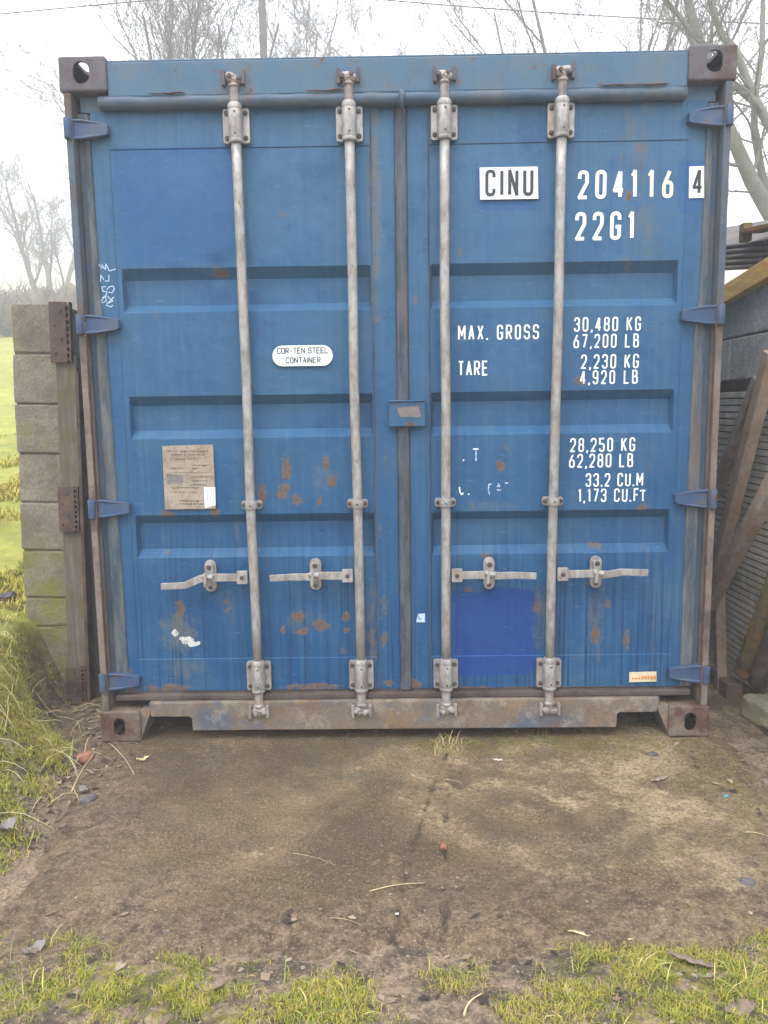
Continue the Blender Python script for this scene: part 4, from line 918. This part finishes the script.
m = MB(); m.tube([a2.lerp(b2, k/40) for k in range(41)], [.036]*41, 20); rough(m, .012, 40); m.build('rotten_core', MAT['purple'], lg)
a = at(730, 672, X=1.34); m = MB(); m.beam((1.50, .72, .03), (1.58, .40, .02), .05, .035); props(m.build('old_plank', MAT['purple'], None, .006), 'old mossy plank lying at the foot of the leaning log', 'plank')
def lump(name, loc, size, mat, label, cat, seed=0, sub=3, amp=.25, rot=0, group=None):
    bm = bmesh.new(); bmesh.ops.create_icosphere(bm, subdivisions=sub, radius=1)
    for v in bm.verts:
        n = mn.noise(v.co*1.3+Vector((seed*3.1, seed, 0)))*amp+mn.noise(v.co*3.5+Vector((seed, 0, seed)))*amp*.4
        c = v.co.copy(); c = Vector([math.copysign(abs(q)**(.45 if name == 'concrete_rubble' else .75), q) for q in c]); v.co = c*(1+n)
        v.co.x *= size[0]; v.co.y *= size[1]; v.co.z *= size[2]
    me = bpy.data.meshes.new(name); bm.to_mesh(me); bm.free(); me.materials.append(mat)
    o = bpy.data.objects.new(name, me); link(o); o.location = loc; o.rotation_euler = (0, 0, rot); return props(o, label, cat, group)
q = at(766, 726, Z=0); lump('concrete_rubble', (q.x+.035, q.y+.03, .045), (.075, .12, .055), MAT['rock'], 'lichened concrete lump at the right edge near the container corner', 'rubble', 3, 3, .15, rot=.3)

# ------------------------------------------------------------------ debris on the yard
def surf(x, y):
    z = float(height(x, y)); return max(z, 0.) if (-1.12 < y and x > toe_x(y)+.03 and x < 1.3) else z
def hit(px, py):
    o = Vector(CP); d = (at(px, py, Y=5)-o).normalized(); t = .8
    while t < 30:
        p = o+d*t
        if p.z < surf(p.x, p.y): return p
        t += .006
    return o+d*t
def dk(name, px, py, size, mat, label, cat, seed, rot=0, lift=.4, amp=.25):
    q = hit(px, py); z = q.z
    return lump(name, (q.x, q.y, z+size[2]*lift), size, mat, label, cat, seed, 2, amp, rot)
dk('brick_fragment', 86, 762, (.034, .026, .020), MAT['brick'], 'broken orange brick piece in the dirt left of the container', 'brick', 1, .5, .9)
dk('stone', 652, 755, (.022, .015, .008), MAT['stone'], 'dark flat stone just in front of the right corner casting', 'stone', 2)
dk('stone', 748, 884, (.022, .018, .010), MAT['stone'], 'dark stone at the right edge above the grass', 'stone', 4)
dk('stone', 739, 932, (.026, .018, .010), MAT['stone'], 'dark stone right beside the lowest grass patch on the right', 'stone', 5)
dk('stone', 88, 800, (.030, .022, .012), MAT['stone'], 'grey slate lump below the orange brick piece', 'stone', 6, .6)
dk('dark_lump', 8, 602, (.04, .05, .035), MAT['darkplastic'], 'dark lump on the bank at the left edge beside the block pier', 'lump', 7)
dk('teal_fragment', 726, 797, (.012, .009, .006), MAT['teal'], 'small teal plastic scrap on the right of the yard', 'scrap', 8)
dk('white_chip', 350, 886-5, (.004, .003, .002), MAT['chip'], 'tiny white chip by the long straw', 'chip', 9)
dk('white_chip', 397, 914, (.005, .003, .002), MAT['chip'], 'small white chip on the crack below the straw', 'chip', 10)
dk('bark_piece', 662, 787, (.016, .022, .006), MAT['rust'], 'reddish brown bark piece next to the wood splinter', 'bark', 12)
def flat_piece(name, px, py, l_, wd, ang, mat, label, cat, curl=.01, lift=.006):
    q = hit(px, py); z = q.z
    n = 10; me = MB(); vs = []; fs = []
    for i in range(n+1):
        t = i/n; hw = wd/2*math.sin(math.pi*min(max(t, .02), .98))**.6*(1+.25*math.sin(i*2.7))
        zz = lift+curl*(2*t-1)**2+.002*math.sin(i*1.9)
        for s_ in (-1, 0, 1): vs.append((l_*(t-.5), s_*hw, zz+(curl*.8 if s_ else 0)*(1+.3*math.sin(i))))
    for i in range(n):
        for j in range(2): a = i*3+j; fs.append((a, a+1, a+4, a+3))
    me.add(vs, fs, True); o = me.build(name, mat); o.location = (q.x, q.y, z); o.rotation_euler = (0, 0, rad(ang))
    s_ = o.modifiers.new('thick', 'SOLIDIFY'); s_.thickness = .0012; return props(o, label, cat, 'dead leaves on the yard' if cat == 'leaf' else None)
flat_piece('dead_leaf', 443, 852, .030, .018, 70, MAT['leafo'], 'orange dead leaf beside the long crack in the middle of the yard', 'leaf')
flat_piece('dead_leaf', 210, 989, .075, .040, 5, MAT['leafb'], 'pinkish brown dead leaf on mud right of the left grass patch', 'leaf', .006)
flat_piece('dead_leaf', 8, 838, .07, .05, 60, MAT['leafg'], 'large grey dead leaf on the bank at the left edge', 'leaf', .015, .03)
flat_piece('dead_leaf', 84, 805-12, .05, .03, 140, MAT['leafg'], 'grey curled leaf just under the brick piece', 'leaf', .01)
flat_piece('dead_leaf', 36, 955, .06, .035, 60, MAT['leafg'], 'pale grey leaf in the lower left grass', 'leaf', .008, .012)
flat_piece('dead_leaf', 740, 1013, .08, .04, 20, MAT['leafb'], 'brown leaf in the bottom right corner', 'leaf', .006)
flat_piece('dead_leaf', 143, 762, .05, .022, 35, MAT['straw'], 'pale withered leaf below the left corner casting', 'leaf', .008)
flat_piece('paper_scrap', 167, 939, .018, .014, 30, MAT['leafg'], 'small pale grey scrap at the tip of the left grass patch', 'scrap', .004, .016)
flat_piece('wood_splinter', 660, 780, .085, .022, 28, MAT['beam'], 'short brown wood splinter lying on the right of the yard', 'splinter', .001, .006)
flat_piece('wood_chip', 498, 761, .040, .010, -12, MAT['chip'], 'pale wood chip close under the sill', 'chip', .001, .004)
flat_piece('bark_strip', 600, 940, .16, .016, -12, MAT['straw'], 'long pale bark strip above the right grass patch', 'strip', .001, .012)
flat_piece('bark_strip', 690, 965, .11, .020, -30, MAT['leafb'], 'shorter brown bark strip at the right of the grass', 'strip', .001, .014)
def straw(pa, pb, label, r=.0016, bow=.01, name='straw_stalk', mat='straw', lift=.006):
    a = at(*pa, Z=.0); b = at(*pb, Z=.0)
    f = lambda p: Vector((p.x, p.y, max(0, float(height(p.x, p.y)))+lift))
    pts = []
    for k in range(9):
        t = k/8; p = a.lerp(b, t); d = (b-a).normalized(); p += Vector((-d.y, d.x, 0))*bow*math.sin(t*3.1); pts.append(f(p))
    m = MB(); m.tube(pts, [r*(1-.5*k/8) for k in range(9)], 5); return props(m.build(name, MAT[mat]), label, 'straw')
straw((370, 893), (425, 885), 'long pale straw across the crack in the middle of the yard', .0018)
straw((292, 855), (335, 867), 'thin straw lying left of the middle of the yard', .0008)
straw((444, 781), (462, 785), 'short straw in front of the sill notch', .0010)
straw((330, 920), (362, 928), 'thin bent straw above the middle grass tuft', .0008)
straw((745, 834), (768, 838), 'pale straw at the right edge of the yard', .0016)
straw((464, 1018), (482, 996), 'stiff pale stalk at the bottom of the yard left of the right grass', .003, name='stalk')
straw((72, 800), (98, 757), 'leaning dry stalk beside the brick piece', .0022, lift=.03, name='stalk')
straw((110, 745), (134, 776), 'dry stalk under the left corner casting', .0020, name='stalk')
# small gravel and crumbs scattered on the yard
def scatter_crumbs():
    vs = []; fs = []; n = 0
    base = [Vector(v) for v in ((1, 0, 0), (-1, 0, 0), (0, 1, 0), (0, -1, 0), (0, 0, 1), (0, 0, -1))]
    fc = [(0, 2, 4), (2, 1, 4), (1, 3, 4), (3, 0, 4), (2, 0, 5), (1, 2, 5), (3, 1, 5), (0, 3, 5)]
    for i in range(2600):
        x = random.uniform(-1.35, 1.5); y = random.uniform(-1.75, .35)
        if y > -.9 and random.random() < .45: continue
        s_ = random.choice((.0012, .0018, .0018, .0025, .004, .006 if y < -.9 else .003))
        z = max(float(height(x, y)), .0 if y > -1.1 else -9); M = Matrix.Rotation(random.uniform(0, 6.28), 3, 'Z')
        for b in base: p = M @ Vector((b.x*s_*random.uniform(.7, 1.6), b.y*s_*random.uniform(.7, 1.2), b.z*s_*.7)); vs.append((x+p.x, y+p.y, z+s_*.3+p.z))
        fs += [tuple(q+6*n for q in f) for f in fc]; n += 1
    me = bpy.data.meshes.new('gravel'); me.from_pydata(vs, [], fs); me.materials.append(MAT['gravel']); o = bpy.data.objects.new('gravel', me); link(o)
    props(o, 'small crumbs of grit and earth scattered over the yard', 'gravel', kind='stuff')
MAT['gravel'] = mat_flat('grit', (.24, .19, .14), .85, .28, 9); scatter_crumbs()

# ------------------------------------------------------------------ grass
def blades(name, pts, lens, wid, lean_, mat, label, droop=1.0, tints=None):
    n = len(pts); ang = RNG.uniform(0, 2*np.pi, n); dirx, diry = np.cos(ang), np.sin(ang); L_ = lens; w_ = wid
    V = np.zeros((n, 7, 3)); sx, sy = -diry, dirx
    for k, (t, ww) in enumerate(((0, 1), (.38, .9), (.72, .6), (1, 0))):
        out = lean_*L_*(t**1.7)*droop; up = L_*t*np.sqrt(np.clip(1-(lean_*t*.8)**2, .03, 1))-np.maximum(lean_-.9, 0)*L_*t*t*.4
        cx = pts[:, 0]+dirx*out; cy = pts[:, 1]+diry*out; cz = pts[:, 2]+up-.004*(t == 0)
        if k < 3:
            for s_, j in ((-1, 0), (1, 1)): V[:, 2*k+j] = np.stack([cx+s_*sx*w_*ww/2, cy+s_*sy*w_*ww/2, cz], -1)
        else: V[:, 6] = np.stack([cx, cy, cz], -1)
    b = np.arange(n)[:, None]*7
    fq = np.concatenate([b+np.array([0, 1, 3, 2]), b+np.array([2, 3, 5, 4])]); ft = b+np.array([4, 5, 6])
    loops = np.concatenate([fq.ravel(), ft.ravel()]).astype(np.int32); nq, n3 = len(fq), len(ft)
    me = bpy.data.meshes.new(name); me.vertices.add(n*7); me.vertices.foreach_set('co', V.ravel()); me.loops.add(len(loops)); me.loops.foreach_set('vertex_index', loops)
    me.polygons.add(nq+n3); me.polygons.foreach_set('loop_start', np.concatenate([np.arange(nq)*4, nq*4+np.arange(n3)*3]).astype(np.int32))
    me.polygons.foreach_set('loop_total', np.concatenate([np.full(nq, 4), np.full(n3, 3)]).astype(np.int32)); me.update(calc_edges=True)
    t = np.clip(RNG.beta(2, 2.2, n) if tints is None else tints, 0, 1); set_attr(me, 'tint', np.repeat(t, 7)); me.materials.append(mat)
    return props(link(bpy.data.objects.new(name, me)), label, 'grass', kind='stuff')
def sample(n, x0, x1, y0, y1, dens, clump=15, th=.02):
    x = RNG.uniform(x0, x1, n*6); y = RNG.uniform(y0, y1, n*6); c = fbm(x, y, clump, 3, 15)
    p = dens(x, y)*np.clip(.45+2.2*(c-th), 0, 1.); k = RNG.uniform(0, 1, n*6) < p; x, y = x[k][:n], y[k][:n]
    return np.stack([x, y, height(x, y)], -1), c[k][:n]
def gfront(x, y): return np.clip(green(x, y)*(y < -1.05)*(x > -1.1), 0, 1)
P, c = sample(38000, -1.15, 1.3, -1.75, -1.05, gfront)
blades('grass', P, RNG.uniform(.006, .024, len(P)), RNG.uniform(.0009, .0020, len(P)), RNG.uniform(.3, 1.5, len(P)), MAT['grassA'], 'short yellow green grass and moss tufts along the near edge of the yard', tints=np.where(RNG.uniform(0, 1, len(P)) < .2, .85, RNG.beta(2, 2.4, len(P))*.75+.25*c))
P, c = sample(240, -1.15, 1.3, -1.75, -1.05, gfront, 14, .15)
blades('grass', P, RNG.uniform(.03, .075, len(P)), RNG.uniform(.0018, .0032, len(P)), RNG.uniform(.8, 1.5, len(P)), MAT['grassB'], 'longer single blades standing in the grass at the near edge of the yard')
def gbank(x, y): return sst(.0, .16, toe_x(y)-x)*np.where((y > .5) & (x > -1.78), 0, 1)
P, c = sample(38000, -2.1, -1.1, -1.3, 1.2, gbank)
blades('grass', P, RNG.uniform(.010, .040, len(P)), RNG.uniform(.0016, .0032, len(P)), RNG.uniform(.4, 1.5, len(P)), MAT['grassA'], 'dense mossy grass covering the bank left of the container', tints=np.where(RNG.uniform(0, 1, len(P)) < .2, .85, RNG.beta(2, 2.2, len(P))*.75+.25*c))
P, c = sample(16000, -1.75, -1.32, -.25, .54, lambda x, y: gbank(x, y), 9)
blades('grass', P, RNG.uniform(.012, .035, len(P)), RNG.uniform(.0016, .003, len(P)), RNG.uniform(.5, 1.5, len(P)), MAT['grassA'], 'mossy grass on the steep foot of the bank beside the pier', tints=RNG.beta(3, 2, len(P)))
P, c = sample(170, -2.0, -1.15, -1.0, .7, gbank, 4, .0)
blades('grass', P, RNG.uniform(.05, .15, len(P)), RNG.uniform(.0022, .0040, len(P)), RNG.uniform(.6, 1.45, len(P)), MAT['grassB'], 'long arching grass on the bank left of the container', 1.1)
# pale dead stems lying over the bank
m = MB()
for k in range(70):
    x = random.uniform(-1.68, -1.16); y = random.uniform(-.75, .42); z = float(height(x, y))
    a = random.uniform(0, 6.28); l_ = random.uniform(.07, .2); h_ = random.uniform(.01, .05); P = []
    for j in range(5):
        t = j/4; xx, yy = x+math.cos(a)*l_*t, y+math.sin(a)*l_*t
        P.append((xx, yy, max(float(height(xx, yy)), z-.06)+.008+h_*math.sin(t*math.pi)))
    m.tube(P, [.0016]*4+[.0008], 4)
props(m.build('dry_stems', MAT['straw']), 'dry pale stems tangled over the foot of the grassy bank', 'dead grass', kind='stuff')
P, c = sample(220, .3, 1.3, -.25, .02, lambda x, y: (1-sst(.2, 1., np.hypot((x-.56)/.05, (y+.02)/.04)))+.0*x, 30)
P[:, 2] = .0
blades('grass', P[:40], RNG.uniform(.02, .06, len(P[:40])), np.full(len(P[:40]), .002), RNG.uniform(.2, .8, len(P[:40])), MAT['grassA'], 'tiny green tuft sprouting under the sill', tints=np.full(len(P[:40]), .2))
x = RNG.uniform(-.02, .10, 90)+.0; y = RNG.uniform(-.16, -.02, 90)
blades('grass', np.stack([x+.2*0+.13, y, x*0-.002], -1), RNG.uniform(.02, .07, 90), np.full(90, .0022), RNG.uniform(.8, 1.5, 90), MAT['grassB'], 'withered tuft in the broken joint of the concrete', tints=RNG.uniform(.5, 1, 90))
# leaf litter and peaty crumbs round the bank foot and in the turf
def litter():
    vs = []; fs = []; ti = []; n = 0
    for i in range(1500):
        q = random.random()
        if q < .5: x = random.gauss(-1.28, .10); y = random.uniform(-.75, .45)
        elif q < .9: x = random.uniform(-1.15, 1.2); y = random.uniform(-1.6, -1.08)
        else: x = random.uniform(1.0, 1.5); y = random.uniform(-1., .5)
        s_ = random.choice((.004, .006, .008, .012, .018)); z = surf(x, y)+.002; a = random.uniform(0, 6.28); c, d = math.cos(a), math.sin(a); wd = s_*random.uniform(.3, .8)
        for u, v, h_ in ((-s_, 0, 0), (0, -wd, .35*s_*random.random()), (s_, 0, .3*s_*random.random()), (0, wd, .35*s_*random.random()), (0, 0, .12*s_)): vs.append((x+c*u-d*v, y+d*u+c*v, z+h_))
        b = 5*n; fs += [(b, b+1, b+4), (b+1, b+2, b+4), (b+2, b+3, b+4), (b+3, b, b+4)]; ti += [random.random()]*5; n += 1
    me = bpy.data.meshes.new('leaf_litter'); me.from_pydata(vs, [], fs); set_attr(me, 'tint', ti); me.materials.append(MAT['litter'])
    props(link(bpy.data.objects.new('leaf_litter', me)), 'brown leaf litter and peaty crumbs along the bank foot and in the turf', 'leaf litter', kind='stuff')
MAT['litter'] = mat_grass('leaf_litter', [(0., (.03, .022, .018)), (.4, (.075, .052, .038)), (.7, (.16, .11, .075)), (1., (.30, .23, .16))], .8); litter()
# field tussocks
def gf(x, y): return sst(.1, .8, y)*np.where(x < -1.75, 1., 0)
P, c = sample(26000, -4, -1.75, .3, 5, gf, 2)
dd = np.hypot(P[:, 0], P[:, 1]+3)
blades('grass', P, RNG.uniform(.02, .055, len(P))*(1+dd*.05), .003+.0008*dd, RNG.uniform(.3, 1.2, len(P)), MAT['field'] if 'field' in MAT else MAT['grassA'], 'rough grass of the field behind the block pier', tints=.45+RNG.beta(2, 2.4, len(P))*.25+.15*c)

# ------------------------------------------------------------------ hedge, trees, pole, wires
def branch_tree(name, base, height_, label, seed, mat, spread=.5, stems=1, r0=.12, levels=4, up=.25, dens=1., fan=.35, first=.3, group='bare trees behind the container', guide_=None, tw=.004):
    rnd = random.Random(seed); root = thing(name, label, 'tree', base, group); T = MB(); Cw = MB()
    def grow(p, d, L_, r, lv):
        n = 5 if lv < 2 else 4; pts = [p.copy()]; rs = [r]; dd = d.copy()
        for k in range(n):
            dd = (dd+Vector((rnd.uniform(-1, 1), rnd.uniform(-1, 1), rnd.uniform(-.6, .8)))*(.13+.05*lv)+Vector((0, 0, up*.14))).normalized()
            p = p+dd*L_/n; pts.append(p.copy()); rs.append(max(r*(1-.72*(k+1)/n), tw*.7))
        (T if lv <= 1 else Cw).tube(pts, rs, (8, 6, 5, 3, 3, 3)[lv], cap=False)
        if lv >= levels: return
        nc = int((6, 7, 6, 5, 3)[min(lv, 4)]*dens)
        for k in range(nc):
            t = first+(1-first)*(k+rnd.random())/nc if lv == 0 else .2+.8*(k+rnd.random())/nc
            i = min(int(t*n), n-1); f = t*n-i; q = pts[i].lerp(pts[i+1], f); dr = (pts[i+1]-pts[i]).normalized()
            sd = dr.orthogonal().normalized(); sd.rotate(Matrix.Rotation(rnd.uniform(0, 6.28), 3, dr)); nd = (dr*(1-spread*.55)+sd*spread*rnd.uniform(.7, 1.2)).normalized()
            rr = (rs[i]*(1-f)+rs[i+1]*f)*rnd.uniform(.45, .65)
            grow(q, nd, L_*rnd.uniform(.42, .66)*(1-.35*t), max(rr, tw), lv+1)
    if guide_:
        for line, ra, rb in guide_:
            pts = [Vector(p)-Vector(base) for p in line]; n = len(pts); rs = [ra+(rb-ra)*i/(n-1) for i in range(n)]; T.tube(pts, rs, 9, cap=False)
            for k in range(int(9*dens)):
                t = rnd.random()*(n-1); i = min(int(t), n-2); q = pts[i].lerp(pts[i+1], t-i); dr = (pts[i+1]-pts[i]).normalized(); sd = dr.orthogonal().normalized(); sd.rotate(Matrix.Rotation(rnd.uniform(0, 6.28), 3, dr))
                grow(q, (dr*.5+sd*.8).normalized(), rnd.uniform(.8, 1.8), max(rs[i]*.3, .012), 2)
    for s_ in range(stems):
        a = rnd.uniform(0, 6.28) if stems == 1 else math.pi*2*s_/stems+rnd.uniform(-.3, .3); fl = fan*(rnd.uniform(.5, 1.) if stems > 1 else .15)
        grow(Vector((.15*math.cos(a)*(stems > 1), .15*math.sin(a)*(stems > 1), -.2)), Vector((math.cos(a)*fl, math.sin(a)*fl, 1)).normalized(), height_*rnd.uniform(.85, 1.02), r0*rnd.uniform(.8, 1.1), 0)
    T.build('trunk', mat, root); Cw.build('crown', mat, root); return root
def ground_at(x, y): return float(height(x, y))
def tree_at(px, D, **kw):
    y = -3+D; q = at(px, 200, Y=y); x = q.x; return (x, y, ground_at(x, y))
B = tree_at(192, 17); branch_tree('bare_tree', B, 9.6-B[2], 'bare many stemmed tree rising behind the top left of the container', 21, MAT['bark'], .55, 9, .075, 4, .4, 1.05, .40, .35, tw=.0045)
B = tree_at(318, 26); branch_tree('bare_tree', B, 12.6-B[2], 'faint bare tree just right of the utility pole', 5, MAT['bark'], .6, 3, .10, 4, .3, 1.15, .3, .35, tw=.006)
B = tree_at(415, 24); branch_tree('bare_tree', B, 12.0-B[2], 'small faint bare tree above the middle of the container', 9, MAT['bark'], .5, 2, .09, 4, .6, 1.1, .2, .4, tw=.006)
B = tree_at(612, 15); branch_tree('bare_tree', B, 9.4-B[2], 'bare tree with slender upright stems above the right door', 14, MAT['bark'], .5, 7, .07, 4, .4, 1.1, .42, .35, tw=.004)
B = tree_at(42, 34); branch_tree('bare_tree', B, 6.2, 'misty bare tree standing behind the hedge at the left', 33, MAT['bark'], .65, 3, .15, 4, .25, 1.2, .45, .22, tw=.007)
def L9(D, *pp): return [tuple(at(px, py, Y=-3+D)) for px, py in pp]
base = tuple(at(815, 400, Y=6.6)); base = (base[0], base[1], ground_at(base[0], base[1]))
gd = [(L9(9.6, (815, 560), (808, 380), (795, 270), (775, 222), (752, 182), (738, 150), (722, 112), (706, 60), (690, 10), (680, -40)), .12, .04),
      (L9(9.6, (808, 330), (800, 200), (778, 140), (757, 104), (746, 78), (737, 54), (722, 37), (711, 5), (700, -40)), .068, .026),
      (L9(9.8, (790, 250), (762, 175), (754, 130), (755, 98), (762, 52), (763, 0), (768, -50)), .052, .022),
      (L9(9.4, (757, 104), (738, 88), (722, 82), (700, 60), (684, 22), (668, 3), (640, -30)), .045, .022),
      (L9(9.9, (808, 330), (830, 180), (850, 50), (860, -60)), .13, .05)]
branch_tree('bare_tree', base, 1, 'large nearby bare tree with thick pale curving limbs at the top right', 40, MAT['barkp'], .7, 0, .1, 4, .2, 1., .3, guide_=gd, tw=.004)
# hedge: uncountable twigs over a dark core
def hedge():
    m = MB(); rnd = random.Random(3)
    for k in range(5200):
        x = rnd.uniform(-26, -2); y = 22+rnd.uniform(-.7, .7)+.05*x; z0 = ground_at(x, y); h_ = 1.55+.35*float(fbm(np.array(x), np.array(0.), .5, 3, 4)); zz = z0+rnd.uniform(0, h_*.8)
        d = Vector((rnd.uniform(-1, 1), rnd.uniform(-1, 1), rnd.uniform(.2, 1.4))).normalized()*rnd.uniform(.3, .7)
        p = Vector((x, y, zz)); m.tube([p, p+d*.6+Vector((rnd.uniform(-.05, .05), 0, 0)), p+d], [.016, .012, .006], 3, cap=False)
    for k in range(60):
        x = -26+24*k/59; y = 22+.05*x; z0 = ground_at(x, y); h_ = 1.25+.3*rnd.random()
        m.tube([(x-.35, y, z0+h_*.5), (x, y, z0+h_*.5), (x+.35, y, z0+h_*.5)], [h_*.35, h_*.52, h_*.35], 8)
    return props(m.build('hedge', MAT['hedge']), 'misty brown hedgerow across the field at the left', 'hedge')
hedge()
pt = at(263, 30, Y=12.); pole = thing('utility_pole', 'dark wooden utility pole rising behind the left door', 'utility pole', (pt.x, pt.y, ground_at(pt.x, pt.y)))
m = MB(); gz = ground_at(pt.x, pt.y); top = 9.35; m.tube([(0, 0, -.3), (0, 0, top-gz)], [.085, .062], 12); m.build('pole_shaft', MAT['pole'], pole)
m = MB(); m.box(-.55, .55, -.10, -.06, top-gz-.35, top-gz-.27); m.build('crossarm', MAT['pole'], pole, .004)
def wire(pa, pb, D0, D1, label, sag=.0):
    a = at(*pa, Y=-3+D0); b = at(*pb, Y=-3+D1); P = []
    for k in range(25): t = k/24; p = a.lerp(b, t); p.z -= sag*4*t*(1-t); P.append(p)
    m = MB(); m.tube(P, .012, 5); o = props(m.build('overhead_wire', MAT['wire']), label, 'wire')
wire((-120, 25), (263, -10), 15, 15, 'thin overhead wire running left from the pole', .0)
wire((263, -12), (900, 27), 15, 15, 'thin overhead wire running right from the pole', .12)

# ------------------------------------------------------------------ mist
m = MB(); m.box(-96, 96, -34, 138, -4, 32)
hz = m.build('haze', []); hz.data.materials.clear(); hm = bpy.data.materials.new('mist'); hm.use_nodes = True; hn = hm.node_tree; hn.nodes.clear()
pv = hn.nodes.new('ShaderNodeVolumePrincipled'); pv.inputs['Color'].default_value = (.93, .95, 1, 1); pv.inputs['Density'].default_value = .0105; pv.inputs['Anisotropy'].default_value = .2
ho = hn.nodes.new('ShaderNodeOutputMaterial'); hn.links.new(pv.outputs[0], ho.inputs['Volume']); hz.data.materials.append(hm)
props(hz, 'pale winter mist over the field and trees', 'mist', kind='stuff')
